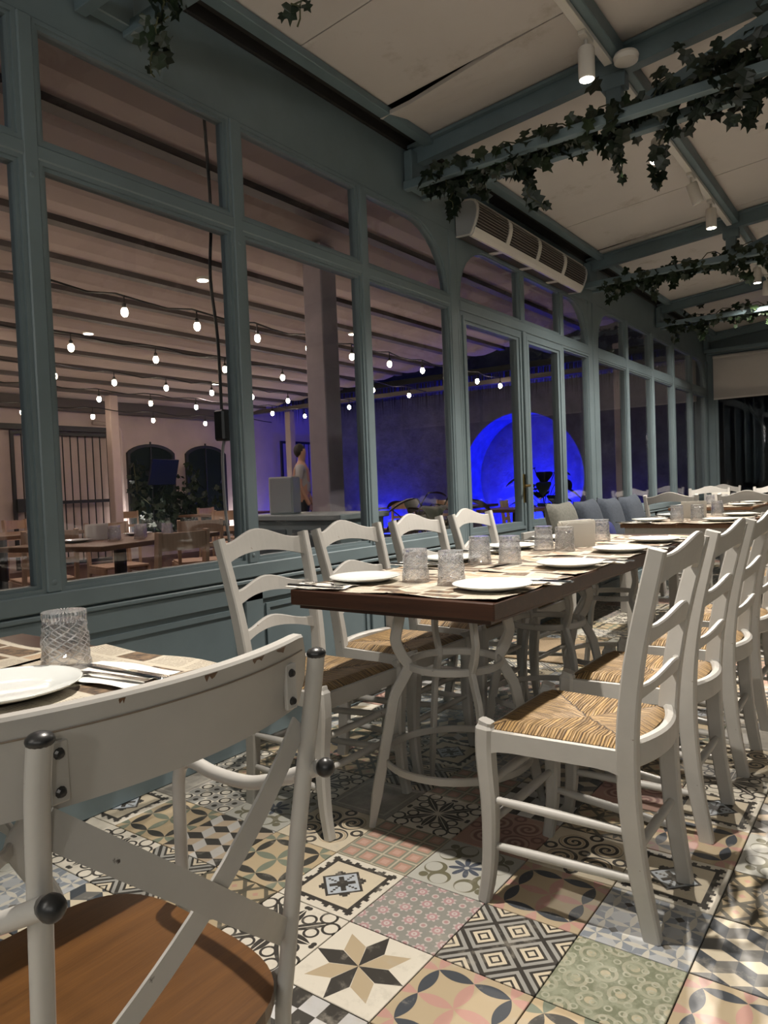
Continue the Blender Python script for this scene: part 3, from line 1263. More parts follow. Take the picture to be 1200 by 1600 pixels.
def make_truss(y, label):
    t = thing('roof_truss', label, 'roof truss', (0, y, 0))
    w = 0.03
    for x0, x1 in ((-2.19, 0.3), (2.79, 0.3)):
        a, b = min(x0, x1), max(x0, x1)
        MB().prism([(a, zc(a) - 0.105), (b, zc(b) - 0.105), (b, zc(b) - 0.006), (a, zc(a) - 0.006)], 'y', -w, w).build('rafter', TEAL_BEAM, t)
        MB().prism([(a, zc(a) - 0.022), (b, zc(b) - 0.022), (b, zc(b) - 0.006), (a, zc(a) - 0.006)], 'y', -0.06, 0.06).build('rafter_flange', TEAL_BEAM, t)
    for dy in (-0.09, 0.09):
        MB().cbox(-2.19, 2.79, dy - 0.022, dy + 0.022, 2.636, 2.682, 0.003).build('chord_rail', TEAL_BEAM, t)
    for x in (-1.08, 0.3, 1.68):
        MB().cbox(x - 0.035, x + 0.035, -0.028, 0.028, 2.66, zc(x) - 0.03, 0.003).build('king_post', TEAL_BEAM, t)
        MB().cbox(x - 0.055, x + 0.055, -0.034, 0.034, zc(x) - 0.17, zc(x) - 0.10, 0.003).build('gusset', TEAL_BEAM, t)
    for x0, x1 in ((-1.05, -0.12), (1.65, 0.72)):
        z1 = zc(x1) - 0.08
        MB().sweep([(x0, 0, 2.69), (x1, 0, z1)], [(-0.028, -0.024), (0.028, -0.024), (0.028, 0.024), (-0.028, 0.024)], up=(0, 0, 1)).build('strut', TEAL_BEAM, t)
    for x in (-2.17, 2.77):
        MB().cbox(x - 0.025, x + 0.025, -0.09, 0.09, 2.655, 2.85, 0.004).build('wall_bracket', TEAL_BEAM, t)
    return t


for y, lb in zip(TRUSS_Y, truss_labels):
    make_truss(y, lb)

# ------------------------------------------------------------------ track lights
LENS_ON = emit('lamp_lens_lit', (1.0, 0.9, 0.75), 40.0)
LENS_OFF = plain('lamp_lens_dark', (0.25, 0.25, 0.25), 0.2)
TRX = -1.075
for k, (y0, y1, lb) in enumerate(((-2.6, 1.40, 'white lighting track behind and above the camera'), (1.62, 3.32, 'white lighting track ending at the nearest ivy truss'),
                                  (3.53, 6.00, 'white lighting track between the two ivy trusses'), (6.2, 8.1, 'white lighting track beyond the second ivy truss'))):
    t = MB().cbox(TRX - 0.018, TRX + 0.018, y0, y1, zc(TRX) - 0.10, zc(TRX) - 0.076, 0.002).build('lighting_track', TRACK_WHITE)
    tag(t, lb, 'track')


def spot_lamp(y, label, lit=True, tilt=(0, 0), x=TRX, power=None, cone=104):
    zt = zc(x) - 0.10
    t = thing('track_spotlight', label, 'spotlight', (x, y, zt), 0, 'track spotlights')
    MB().cbox(-0.016, 0.016, -0.05, 0.05, -0.018, 0.0, 0.002).build('adapter', TRACK_WHITE, t)
    MB().tube([(0, 0, -0.016), (0, 0, -0.055)], 0.007, 8).build('stem', TRACK_WHITE, t)
    h = MB().lathe([(0.0001, 0.0), (0.030, -0.002), (0.034, -0.008), (0.034, -0.128), (0.030, -0.132), (0.029, -0.118), (0.0001, -0.117)], 20).build('housing', WHITE_PLASTIC, t, smooth=True, angle=35)
    h.location = (0, 0, -0.05)
    h.rotation_euler = (tilt[0], tilt[1], 0)
    l = MB().lathe([(0.0001, -0.1295), (0.0285, -0.1295), (0.0285, -0.126), (0.0001, -0.126)], 20).build('lens', LENS_ON if lit else LENS_OFF, h)
    if lit:
        ld = bpy.data.lights.new('spot_beam', 'SPOT')
        ld.energy = power or SPOT_W
        ld.color = SPOT_COL
        ld.spot_size = radians(cone)
        ld.spot_blend = 1.0
        ld.shadow_soft_size = 0.022
        lo = bpy.data.objects.new('spot_beam', ld)
        COL.objects.link(lo)
        lo.parent = h
        lo.location = (0, 0, -0.142)
    return t


spot_lamp(-1.6, 'white track spotlight furthest behind the camera')
spot_lamp(1.24, 'white lit track spotlight over the nearest dining table', True, (0, -0.24), cone=94, power=SPOT_W * 1.05)
spot_lamp(3.04, 'white lit track spotlight just before the nearest ivy truss', power=SPOT_W * 0.8)
spot_lamp(4.10, 'white lit track spotlight glinting behind hanging ivy', True, (-0.32, 0), power=SPOT_W * 0.8)
spot_lamp(4.83, 'white track spotlight turned away, unlit, between ivy trusses', False, (0.32, -0.25))
spot_lamp(5.38, 'white lit track spotlight nearest the second ivy truss', power=SPOT_W, cone=150)
spot_lamp(7.2, 'white lit track spotlight beyond the second ivy truss', cone=150)
spot_lamp(7.75, 'white lit track spotlight nearest the third ivy truss', True, (0.4, 0.15), cone=130, power=SPOT_W * 0.6)
# a second row over the aisle, on its own track
t = MB().cbox(1.55 - 0.018, 1.55 + 0.018, -2.6, 8.0, zc(1.55) - 0.10, zc(1.55) - 0.076, 0.002).build('lighting_track', TRACK_WHITE)
tag(t, 'white lighting track on the far side of the aisle', 'track')
for y, lb in ((-1.0, 'white track spotlight over the aisle, behind the camera'), (2.2, 'white track spotlight over the aisle, beside the chairs'), (5.6, 'white track spotlight over the aisle, furthest one')):
    spot_lamp(y, lb, True, (0, 0), 1.55, SPOT_W * 0.15)
# globe lamps added unseen behind the camera, soft fill for the upper wall
for x, y, lb in ((-1.1, -2.1, 'added white globe fill lamp behind the camera by the glazed wall'), (0.6, -2.3, 'added white globe fill lamp behind the camera, middle one'), (2.0, -1.7, 'added white globe fill lamp behind the camera on the aisle side')):
    t = thing('fill_globe', lb, 'fill lamp', (x, y, 2.25), 0, 'added fill globes behind the camera')
    MB().tube([(0, 0, 0.13), (0, 0, zc(x) - 2.25 - 0.005)], 0.004, 6).build('cord', CABLE, t)
    MB().lathe([(0.0001, 0.16), (0.03, 0.155), (0.035, 0.12), (0.0001, 0.118)], 14).build('cap', BRASS, t)
    MB().ball((0, 0, 0), 0.12, 20, 12).build('globe', emit('fill_globe_glow', (1, 0.93, 0.85), 6.0) if 'fill_globe_glow' not in bpy.data.materials else bpy.data.materials['fill_globe_glow'], t, True)
    for dz in (-0.16,):
        ld = bpy.data.lights.new('fill_globe_light', 'POINT')
        ld.energy = FILL_GLOBE_W
        ld.color = (1, 0.94, 0.87)
        ld.shadow_soft_size = 0.10
        lo = bpy.data.objects.new('fill_globe_light', ld)
        COL.objects.link(lo)
        lo.parent = t
        lo.location = (0, 0, dz - 0.08)
# smoke detector under the first ivy truss
sd = MB().lathe([(0.0001, 0.0), (0.05, 0.0), (0.055, -0.012), (0.05, -0.032), (0.0001, -0.036)], 24).build('smoke_detector', WHITE_PLASTIC, None, True, 35)
sd.location = (-0.99, 3.30, zc(-0.99) - 0.10)
tag(sd, 'round white smoke detector beside the lit spotlight', 'smoke detector')

# ------------------------------------------------------------------ wall heater over the doors
ht = thing('wall_heater', 'long white air-curtain heater with dark grilles over the glazed doors', 'heater', (WX, 3.88, 2.53))
HL = 1.78
prof = [(0.0, 0.0), (0.10, -0.004), (0.112, 0.012), (0.132, 0.05), (0.148, 0.09), (0.156, 0.13), (0.153, 0.165), (0.138, 0.192), (0.11, 0.205), (0.07, 0.21), (0.0, 0.20)]
small = [(x * 0.95, 0.005 + z * 0.95) for x, z in prof]
MB().prism(small, 'y', 0.012, HL - 0.012).build('body', GRILLE_DARK, ht)
for y0 in (0.0, HL - 0.014):
    MB().prism([(x, z) for x, z in prof], 'y', y0, y0 + 0.014).build('end_cap', HEATER_GREY, ht)
    MB().ring(prof, [(x * 0.93, 0.006 + z * 0.93) for x, z in prof], 'y', y0 - 0.004 if y0 == 0 else y0 + 0.012, y0 + 0.002 if y0 == 0 else y0 + 0.018).build('end_rim', WHITE_PLASTIC, ht)
MB().prism([(0.082, -0.006), (0.10, -0.008), (0.116, 0.011), (0.130, 0.038), (0.123, 0.040), (0.108, 0.014), (0.10, -0.002), (0.082, -0.001)], 'y', 0.014, HL - 0.014).build('lower_lip', WHITE_PLASTIC, ht)
MB().prism([(0.10, 0.204), (0.128, 0.196), (0.132, 0.200), (0.10, 0.214), (0.0, 0.212), (0.0, 0.20)], 'y', 0.014, HL - 0.014).build('top_lip', WHITE_PLASTIC, ht)
for yb, wb_ in ((0.44, 0.045), (0.885, 0.022), (0.91, 0.012), (1.35, 0.045)):
    strip = [(x * 1.0, z) for x, z in prof[2:9]]
    MB().ring(prof, [(x * 0.94, 0.006 + z * 0.94) for x, z in prof], 'y', yb - wb_ / 2, yb + wb_ / 2).build('band', WHITE_PLASTIC, ht)
for k in range(9):
    a = 0.050 + k * 0.0155
    x = next(p[0] + (q[0] - p[0]) * (a - p[1]) / (q[1] - p[1]) for p, q in zip(prof[2:], prof[3:]) if p[1] <= a <= q[1]) * 0.992
    MB().box(x - 0.004, x, 0.016, HL - 0.016, a, a + 0.004).build('grille_bar', GRILLE_BAR, ht)

# ------------------------------------------------------------------ roller blinds on the far wall
for x0, x1, lb in ((-2.12, -0.58, 'grey roller blind half lowered beside the glazed wall'), (-0.52, 1.12, 'grey roller blind half lowered, middle of the far wall'), (1.18, 2.73, 'grey roller blind half lowered, right end of far wall')):
    t = thing('roller_blind', lb, 'blind', ((x0 + x1) / 2, FY - 0.05, 2.6), 0, 'roller blinds')
    w = (x1 - x0) / 2
    MB().box(-w, w, -0.002, 0.002, -0.55, 0.0).build('cloth', BLIND, t)
    MB().tube([(-w, 0, 0.0), (w, 0, 0.0)], 0.022, 12).build('roller', BLIND, t)
    MB().cbox(-w, w, -0.008, 0.008, -0.565, -0.545, 0.002).build('bottom_bar', WHITE_PLASTIC, t)

# ------------------------------------------------------------------ ivy
leaf_pts = [(0, 0), (0.30, -0.10), (0.52, 0.10), (0.34, 0.26), (0.50, 0.56), (0.20, 0.52), (0.0, 1.0)]


def leaf_mesh(seed):
    r = random.Random(seed)
    right = [(x * (0.9 + 0.2 * r.random()), y) for x, y in leaf_pts[1:-1]]
    left = [(-x * (0.9 + 0.2 * r.random()), y) for x, y in leaf_pts[1:-1]]
    vs = [(0, 0, 0), (0, 0.35, -0.03), (0, 0.7, -0.02), (0, 1.0, -0.12)]
    nb = len(vs)
    vs += [(x, y, 0.10 * abs(x) - 0.05 * y + 0.03 * r.uniform(-1, 1)) for x, y in right]
    nl = len(vs)
    vs += [(x, y, 0.10 * abs(x) - 0.05 * y + 0.03 * r.uniform(-1, 1)) for x, y in left]
    fs = [(0, 4, 5, 1), (1, 5, 6), (1, 6, 7, 2), (2, 7, 8), (2, 8, 3), (0, 1, 10, 9), (1, 11, 10), (1, 2, 12, 11), (2, 13, 12), (2, 3, 13)]
    return vs, fs


LEAVES = []
for s in range(4):
    vs, fs = leaf_mesh(s)
    me = bpy.data.meshes.new('ivy_leaf')
    me.from_pydata([(x * 0.05, y * 0.05, z * 0.05) for x, y, z in vs], [], fs)
    me.materials.append(IVY)
    LEAVES.append((me, vs, fs))


def leaf_matrix(p, r, size):
    d = Vector((r.uniform(-1, 1), r.uniform(-1, 1), -0.75 - 0.5 * r.random())).normalized()
    n = Vector((r.uniform(-0.6, 0.6), -1.0 + r.uniform(-0.3, 0.8), r.uniform(-0.5, 0.6)))
    sx = d.cross(n).normalized()
    nz = sx.cross(d)
    m = Matrix((sx, d, nz)).transposed().to_4x4()
    return Matrix.Translation(p) @ m @ Matrix.Scale(size, 4)


def ivy(label, y, spans, strands, singles, seed, size=1.0, x_sep=None):
    """spans: (x0,x1,z,spread,count); strands: (x,z0,z1,dx)"""
    r = random.Random(seed)
    t = thing('ivy_garland', label, 'ivy', (0, y, 2.66), 0, 'ivy garlands on the trusses')
    pts = []
    stem = MB()
    for x0, x1, z0, z1, spread, cnt in spans:
        path = []
        n = 26
        for i in range(n + 1):
            f = i / n
            path.append((x0 + (x1 - x0) * f, 0.075 * sin(f * 26) , z0 + (z1 - z0) * f - 2.66 + 0.05 * cos(f * 26)))
        stem.tube(path, 0.0035, 5)
        for c in range(cnt):
            f = r.random()
            clump = 0.6 + 0.4 * sin(f * 19 + seed)
            dz = r.gauss(0, spread) * clump - 0.02
            pts.append((x0 + (x1 - x0) * f, r.gauss(0, 0.075), z0 + (z1 - z0) * f - 2.66 + dz))
    for x, z0, z1, dx, dy in strands:
        n = 10
        path = [(x + dx * (i / n) + 0.02 * sin(i * 1.7 + x * 9), dy + 0.02 * cos(i * 1.3), z0 + (z1 - z0) * i / n - 2.66) for i in range(n + 1)]
        stem.tube(path, 0.0025, 5)
        k = int((z0 - z1) / 0.016)
        for i in range(k):
            f = (i + r.random()) / k
            wdt = 0.05 * (1 - f * 0.75)
            pts.append((x + dx * f + r.gauss(0, wdt), dy + r.gauss(0, wdt), z0 + (z1 - z0) * f - 2.66 + 0.02))
    stem.build('stem', IVY_STEM, t)
    rest = MB()
    for i, p in enumerate(pts):
        me, vs, fs = LEAVES[i % 4]
        sz = size * r.uniform(0.62, 1.25)
        m = leaf_matrix(Vector(p), r, sz)
        if i < singles:
            o = link('leaf', me, t)
            o.matrix_local = m
        else:
            rest.add([m @ Vector((x * 0.05, yy * 0.05, z * 0.05)) for x, yy, z in vs], fs)
    if rest.f:
        tag(rest.build('leaves', IVY, t), kind='stuff')
    return t


ivy('dark ivy trailing over the nearest whole truss, above the dining table', 3.42,
    [(-2.12, -1.05, 2.69, 2.72, 0.050, 270), (-1.05, -0.05, 2.72, 2.86, 0.070, 260), (-0.75, 0.15, 2.67, 2.68, 0.06, 140), (0.15, 1.2, 2.67, 2.70, 0.06, 80)],
    [(-1.93, 2.68, 2.44, 0.01, -0.06), (-1.60, 2.70, 2.36, 0.16, -0.05), (-1.08, 2.70, 2.40, 0.04, -0.05), (-0.88, 2.66, 2.36, -0.05, 0.08), (-0.52, 2.70, 2.45, 0.03, -0.06), (-0.30, 2.72, 2.50, 0.0, 0.05)], 300, 3, 1.35)
ivy('dark ivy on the second truss, right of the wall heater', 6.09,
    [(-2.0, -0.9, 2.66, 2.72, 0.06, 200), (-0.9, 0.3, 2.68, 2.78, 0.07, 220), (0.3, 1.3, 2.67, 2.7, 0.06, 50)],
    [(-2.0, 2.68, 2.50, 0.02, -0.05), (-1.7, 2.7, 2.48, 0.04, 0.0), (-1.0, 2.7, 2.46, 0.05, -0.05), (-0.8, 2.7, 2.45, 0.0, -0.05), (-0.6, 2.7, 2.42, 0.0, 0.05)], 0, 5, 1.3)
ivy('dark ivy on the third truss, before the roller blind', 8.20,
    [(-2.1, -0.9, 2.68, 2.72, 0.07, 200), (-0.9, 0.8, 2.68, 2.72, 0.07, 140)],
    [(-2.05, 2.68, 2.46, 0.02, -0.05), (-1.75, 2.68, 2.45, 0.0, 0.0), (-1.1, 2.7, 2.45, 0.02, 0.0)], 0, 9, 1.4)
ivy('small ivy tail hanging over the top left window', 1.52,
    [(-1.95, -1.72, 2.67, 2.70, 0.04, 26)],
    [(-1.86, 2.66, 2.46, -0.03, -0.02), (-1.90, 2.56, 2.40, -0.06, 0.0)], 60, 13, 1.0)
ivy('few ivy leaves hanging at the top centre of the ceiling', 1.52,
    [(-1.38, -1.24, 2.60, 2.62, 0.02, 4)],
    [(-1.335, 2.44, 2.315, 0.01, 0.0)], 40, 17, 0.85)

# ------------------------------------------------------------------ ladder-back chair
SEAT_Z = 0.446


def box_sec(w, d):
    return [(-w / 2, -d / 2), (w / 2, -d / 2), (w / 2, d / 2), (-w / 2, d / 2)]


def oct_sec(w, d, c=0.28):
    a, b = w / 2, d / 2
    k = min(w, d) * c
    return [(-a + k, -b), (a - k, -b), (a, -b + k), (a, b - k), (a - k, b), (-a + k, b), (-a, b - k), (-a, -b + k)]


def spline(pts, n=5):
    """Catmull-Rom through the points"""
    out = []
    P = [Vector(p) for p in pts]
    for i in range(len(P) - 1):
        p0, p1, p2, p3 = P[max(i - 1, 0)], P[i], P[i + 1], P[min(i + 2, len(P) - 1)]
        for k in range(n):
            t = k / n
            out.append(0.5 * ((2 * p1) + (p2 - p0) * t + (2 * p0 - 5 * p1 + 4 * p2 - p3) * t * t + (3 * p1 - p0 - 3 * p2 + p3) * t ** 3))
    out.append(P[-1])
    return out


def post_xy(z):
    """back post centre line: x (backward negative) and half spread"""
    zs = [0.0, 0.2, 0.42, 0.64, 0.90]
    xs = [-0.194, -0.164, -0.155, -0.180, -0.242]
    ys = [0.146, 0.158, 0.170, 0.184, 0.200]
    for i in range(4):
        if z <= zs[i + 1]:
            f = (z - zs[i]) / (zs[i + 1] - zs[i])
            return xs[i] + (xs[i + 1] - xs[i]) * f, ys[i] + (ys[i + 1] - ys[i]) * f
    return xs[-1], ys[-1]


def make_ladder_chair(label, loc, rz):
    t = thing('ladder_back_chair', label, 'chair', loc, rz, 'white ladder-back chairs')
    # back posts
    for s in (-1, 1):
        pts = spline([(post_xy(z)[0], s * post_xy(z)[1], z) for z in (0.0, 0.2, 0.42, 0.64, 0.895)], 5)
        sc = [1.05 - 0.25 * abs(p.z - 0.4) / 0.5 for p in pts]
        mb = MB()
        mb.sweep(pts, oct_sec(0.034, 0.046, 0.14), up=(1, 0, 0), scale=sc)
        top = pts[-1]
        mb.build('back_post', WHITE_PAINT, t)
    # front legs
    for s in (-1, 1):
        pts = spline([(0.205, s * 0.198, 0.0), (0.188, s * 0.196, 0.10), (0.183, s * 0.194, 0.24), (0.192, s * 0.192, 0.37), (0.190, s * 0.192, 0.44), (0.187, s * 0.192, 0.458)], 4)
        n = len(pts)
        sc = [0.72 + 0.33 * min(1, p.z / 0.36) if p.z < 0.445 else 0.8 for p in pts]
        MB().sweep(pts, oct_sec(0.042, 0.042, 0.18), up=(1, 0, 0), scale=sc).build('front_leg', WHITE_PAINT, t)
    # seat rails
    for s in (-1, 1):
        a, b = Vector((0.185, s * 0.196, 0)), Vector((-0.15, s * 0.174, 0))
        m = MB()
        vs, fs = [], []
        n = 10
        for i in range(n + 1):
            f = i / n
            p = a.lerp(b, f)
            e = min(f, 1 - f)
            zb = 0.378 + 0.012 * min(1, e * 8)
            for dy, z in ((-0.011, zb), (0.011, zb), (0.011, 0.437), (-0.011, 0.437)):
                vs.append((p.x, p.y + dy, z))
        for i in range(n):
            for j in range(4):
                fs.append((i * 4 + j, i * 4 + (j + 1) % 4, i * 4 + 4 + (j + 1) % 4, i * 4 + 4 + j))
        m.add(vs, fs).build('side_rail', WHITE_PAINT, t)
    MB().cbox(0.176, 0.200, -0.185, 0.185, 0.385, 0.437, 0.003).build('front_rail', WHITE_PAINT, t)
    arc = [(-0.155 - 0.038 * (1 - (k / 6 - 1) ** 2), -0.168 + 0.336 * k / 12, 0.425) for k in range(13)]
    MB().sweep(arc, oct_sec(0.026, 0.062, 0.25), up=(0, 0, 1)).build('back_rail', WHITE_PAINT, t)
    # woven seat: a shallow cushion of four sections meeting at the middle
    n = 12
    vs, fs = [], []
    for i in range(n + 1):
        for j in range(n + 1):
            f, g = i / n * 2 - 1, j / n * 2 - 1
            x = 0.012 + 0.178 * f
            y = (0.180 + 0.010 * f) * g
            m = max(abs(f), abs(g))
            z = 0.455 - 0.016 * max(0, (m - 0.8) / 0.2) ** 2 - 0.010 * (1 - m) - 0.006 * max(0, 1 - abs(abs(f) - abs(g)) / 0.10) * (1 - m)
            vs.append((x, y, z))
    k = len(vs)
    for i in range(n):
        for j in range(n):
            a = i * (n + 1) + j
            fs.append((a, a + n + 1, a + n + 2, a + 1))
    border = [i * (n + 1) for i in range(n + 1)] + [n * (n + 1) + j for j in range(1, n + 1)] + [i * (n + 1) + n for i in range(n - 1, -1, -1)] + [j for j in range(n - 1, 0, -1)]
    low = []
    for b_ in border:
        x, y, z = vs[b_]
        low.append(len(vs))
        vs.append((x, y, 0.432))
    for i in range(len(border)):
        j = (i + 1) % len(border)
        fs.append((border[i], border[j], low[j], low[i]))
    fs.append(tuple(low))
    MB().add(vs, fs).build('rush_seat', RUSH, t, True, 50)
    # ladder slats
    for z0, hgt, hump, cut in ((0.845, 0.070, 0.040, 0.036), (0.695, 0.052, 0.034, 0.036), (0.565, 0.042, 0.030, 0.036)):
        n = 16
        vs, fs = [], []
        px, py = post_xy(z0)
        w = py - 0.006
        for i in range(n + 1):
            f = i / n * 2 - 1
            bow = 0.030 * (1 - f * f)
            c = max(0.0, 1 - abs(f) / 0.86)
            sm = c * c * (3 - 2 * c)
            zt = z0 + hgt / 2 + hump * sm
            zb = z0 - hgt / 2 + cut * (1 - f * f) * 0.9
            for dx, z in ((-0.008, zb), (0.007, zb), (0.007, zt - 0.003), (0.003, zt), (-0.005, zt), (-0.008, zt - 0.004)):
                zz = (z - z0) * -0.24
                vs.append((px - bow + dx + zz, f * w, z))
        q = 6
        for i in range(n):
            for j in range(q):
                fs.append((i * q + j, i * q + (j + 1) % q, (i + 1) * q + (j + 1) % q, (i + 1) * q + j))
        fs += [tuple(range(q - 1, -1, -1)), tuple(n * q + j for j in range(q))]
        MB().add(vs, fs).build('slat', WHITE_PAINT, t)

    def dowel(a, b, r=0.0115):
        a, b = Vector(a), Vector(b)
        pts = [a.lerp(b, k / 6) for k in range(7)]
        MB().tube(pts, r, 8, scale=[0.75, 0.95, 1.05, 1.08, 1.05, 0.95, 0.75]).build('stretcher', WHITE_PAINT, t, True, 60)
    for s in (-1, 1):
        for zf, zb in ((0.145, 0.135), (0.262, 0.245)):
            bx, by = post_xy(zb)
            dowel((0.186, s * 0.195, zf), (bx, s * by, zb))
    bx, by = post_xy(0.205)
    dowel((bx, -by, 0.205), (bx, by, 0.205))
    for z in (0.20, 0.30):
        dowel((0.186, -0.19, z), (0.186, 0.19, z))
    return t


chair0 = make_ladder_chair('white ladder-back chair with rush seat nearest the camera, aisle side', (-0.678, 1.785, 0), pi)
RG = 'white ladder-back chairs'
for y, rz, dx, lb in ((2.325, 0.0, 0.0, 'second white ladder-back chair from the camera on the aisle side'), (2.865, 0.02, 0.0, 'third white ladder-back chair from the camera on the aisle side'),
                      (3.41, -0.02, 0.0, 'fourth white ladder-back chair from the camera on the aisle side'), ):
    dup(chair0, lb, (-0.678 + dx, y, 0), pi + rz, RG)
for y, rz, dx, lb in ((1.825, -0.03, 0.0, 'window-side white ladder-back chair nearest the camera, behind the cross-back chair'), (2.335, 0.0, -0.02, 'second white ladder-back chair along the window side'),
                      (2.85, 0.0, -0.02, 'third white ladder-back chair along the window side'), (3.37, 0.0, -0.02, 'fourth white ladder-back chair along the window side, before the door')):
    dup(chair0, lb, (-1.622 + dx, y, 0), rz, RG)
# chairs further down the room
for x, y, rz, lb in ((-0.56, 4.95, pi, 'white ladder-back chair on the aisle side of the brown far table, nearer one'),
                     (-0.56, 5.50, pi, 'white ladder-back chair on the aisle side of the brown far table, further one'),
                     (-1.57, 6.33, pi / 2, 'shaded grey-white chair with its back to us past the far table, left'),
                     (-1.00, 6.30, pi / 2, 'shaded grey-white chair with its back to us past the far table, right'),
                     (-1.80, 8.35, -pi / 2, 'bright white chair facing us at the furthest table, left'),
                     (-1.15, 8.35, -pi / 2, 'bright white chair facing us at the furthest table, right'),
                     (-1.90, 9.55, -pi / 2, 'dim white chair alone in the far corner by the glazed wall'),
                     (0.05, 7.4, pi, 'white chair at the aisle end of the furthest table')):
    dup(chair0, lb, (x, y, 0), rz, RG)

# ------------------------------------------------------------------ dining tables with ring pedestals
def make_pedestal_table(label, loc, w=0.685, l=0.75, rot=0.09):
    t = thing('pedestal_table', label, 'table', loc, 0, 'dark wood dining tables')
    top = MB().cbox(-w / 2, w / 2, -l / 2, l / 2, 0.706, 0.752, 0.003).build('tabletop', WALNUT, t)
    MB().ring([(-w / 2 + 0.02, -l / 2 + 0.02), (w / 2 - 0.02, -l / 2 + 0.02), (w / 2 - 0.02, l / 2 - 0.02), (-w / 2 + 0.02, l / 2 - 0.02)], [(-w / 2 + 0.05, -l / 2 + 0.05), (w / 2 - 0.05, -l / 2 + 0.05), (w / 2 - 0.05, l / 2 - 0.05), (-w / 2 + 0.05, l / 2 - 0.05)], 'z', 0.694, 0.7065).build('under_frame', WALNUT, t)
    prof = [(0.165, 0.700), (0.172, 0.66), (0.186, 0.60), (0.190, 0.57), (0.172, 0.524), (0.152, 0.49), (0.170, 0.452), (0.200, 0.40), (0.216, 0.334), (0.246, 0.20), (0.268, 0.10), (0.288, 0.0)]
    for k in range(4):
        a = rot + pi / 4 + k * pi / 2
        pts = spline([(r * cos(a), r * sin(a), z) for r, z in prof], 3)
        sc = [1.0 if p.z > 0.1 else 0.6 + 0.4 * p.z / 0.1 for p in pts]
        side = (-sin(a), cos(a), 0)
        MB().sweep(pts, oct_sec(0.034, 0.016, 0.2), up=side, scale=sc).build('leg', WHITE_METAL, t)
    for r, z in ((0.146, 0.488), (0.232, 0.195)):
        MB().sweep([(r * cos(2 * pi * k / 40), r * sin(2 * pi * k / 40), z) for k in range(40)], oct_sec(0.010, 0.024, 0.3), closed=True).build('ring', WHITE_METAL, t, True, 40)
    MB().cbox(-0.17, 0.17, -0.17, 0.17, 0.690, 0.7055, 0.003).build('top_plate', WHITE_METAL, t)
    return t


TBX = -1.178
tab0 = make_pedestal_table('dark wood table on a white ringed pedestal, near end of the long row', (TBX, 1.972, 0))
tb = dup(tab0, 'dark wood table in the middle of the long row', (TBX - 0.012, 2.724, 0), 0.0)
tc = dup(tab0, 'dark wood table at the far end of the long row', (TBX + 0.004, 3.476, 0), 0.0)
tn = dup(tab0, 'dark wood table at the lower left, before the cross-back chair', (-1.285, 0.462, 0), 0.0)

# brown-topped table with white apron further on
ft = thing('far_dining_table', 'brown-topped table with a white apron beyond the long row', 'table', (-1.16, 5.20, 0))
MB().cbox(-0.35, 0.35, -0.56, 0.56, 0.728, 0.755, 0.004).build('tabletop', FAR_WOOD, ft)
for s in (-1, 1):
    MB().cbox(s * 0.31 - 0.012, s * 0.31 + 0.012, -0.50, 0.50, 0.62, 0.728, 0.002).build('apron', WHITE_PAINT, ft)
    MB().cbox(-0.30, 0.30, s * 0.515 - 0.012, s * 0.515 + 0.012, 0.62, 0.728, 0.002).build('apron', WHITE_PAINT, ft)
    for q in (-1, 1):
        MB().cbox(s * 0.30 - 0.03, s * 0.30 + 0.03, q * 0.50 - 0.03, q * 0.50 + 0.03, 0.0, 0.728, 0.004).build('leg', WHITE_PAINT, ft)
ft2 = dup(ft, 'brown-topped table with a white apron, furthest down the room', (-1.45, 7.45, 0), 0.0)

# ------------------------------------------------------------------ cross-back chair in the foreground
xc = thing('cross_back_chair', 'white metal cross-back chair with honey wood seat, bottom left foreground', 'chair', (-0.80, 0.467, 0))
ox, oy = 0.80, -0.467


def L(p):
    return (p[0] + ox, p[1] + oy, p[2])


posts = {}
for s, yt, yb in ((-1, 0.300, 0.318), (1, 0.634, 0.626)):
    pts = [(-0.566, yt, 0.858), (-0.576, yt, 0.80), (-0.600, yt + (yb - yt) * 0.5, 0.66), (-0.628, yb, 0.47), (-0.640, yb, 0.38), (-0.635, yb, 0.2), (-0.615, yb, 0.0)]
    posts[s] = pts
    p = MB().tube([L(q) for q in spline(pts, 4)], 0.0102, 14).build('back_post', WHITE_METAL, xc, True, 60)
    MB().ball(L((-0.566, yt, 0.8585)), 0.0118, 14, 8, 0.62).build('post_cap', BLACK_PLASTIC, p, True)
# curved back board
n = 28
vs, fs = [], []
Yn, Yf = 0.252, 0.668
for i in range(n + 1):
    f = i / n
    y = Yn + (Yf - Yn) * f
    e = f * 2 - 1
    bow = 0.044 * (1 - e * e)
    rr = max(0.0, abs(e) - 0.90) / 0.10
    cut = 0.030 * (1 - sqrt(max(0, 1 - rr * rr)))
    x = -0.632 + bow
    zt, zb = 0.875 - cut, 0.783 + cut
    for dx, z in ((0.0, zb), (0.018, zb + 0.002), (0.018, zt - 0.003), (0.015, zt), (0.002, zt), (0.0, zt - 0.002)):
        vs.append(L((x + dx - (z - 0.84) * -0.14, y, z)))
q = 6
for i in range(n):
    for j in range(q):
        fs.append((i * q + j, i * q + (j + 1) % q, (i + 1) * q + (j + 1) % q, (i + 1) * q + j))
fs += [tuple(range(q - 1, -1, -1)), tuple(n * q + j for j in range(q))]
board = MB().add(vs, fs).build('back_board', WHITE_PAINT, xc, True, 35)
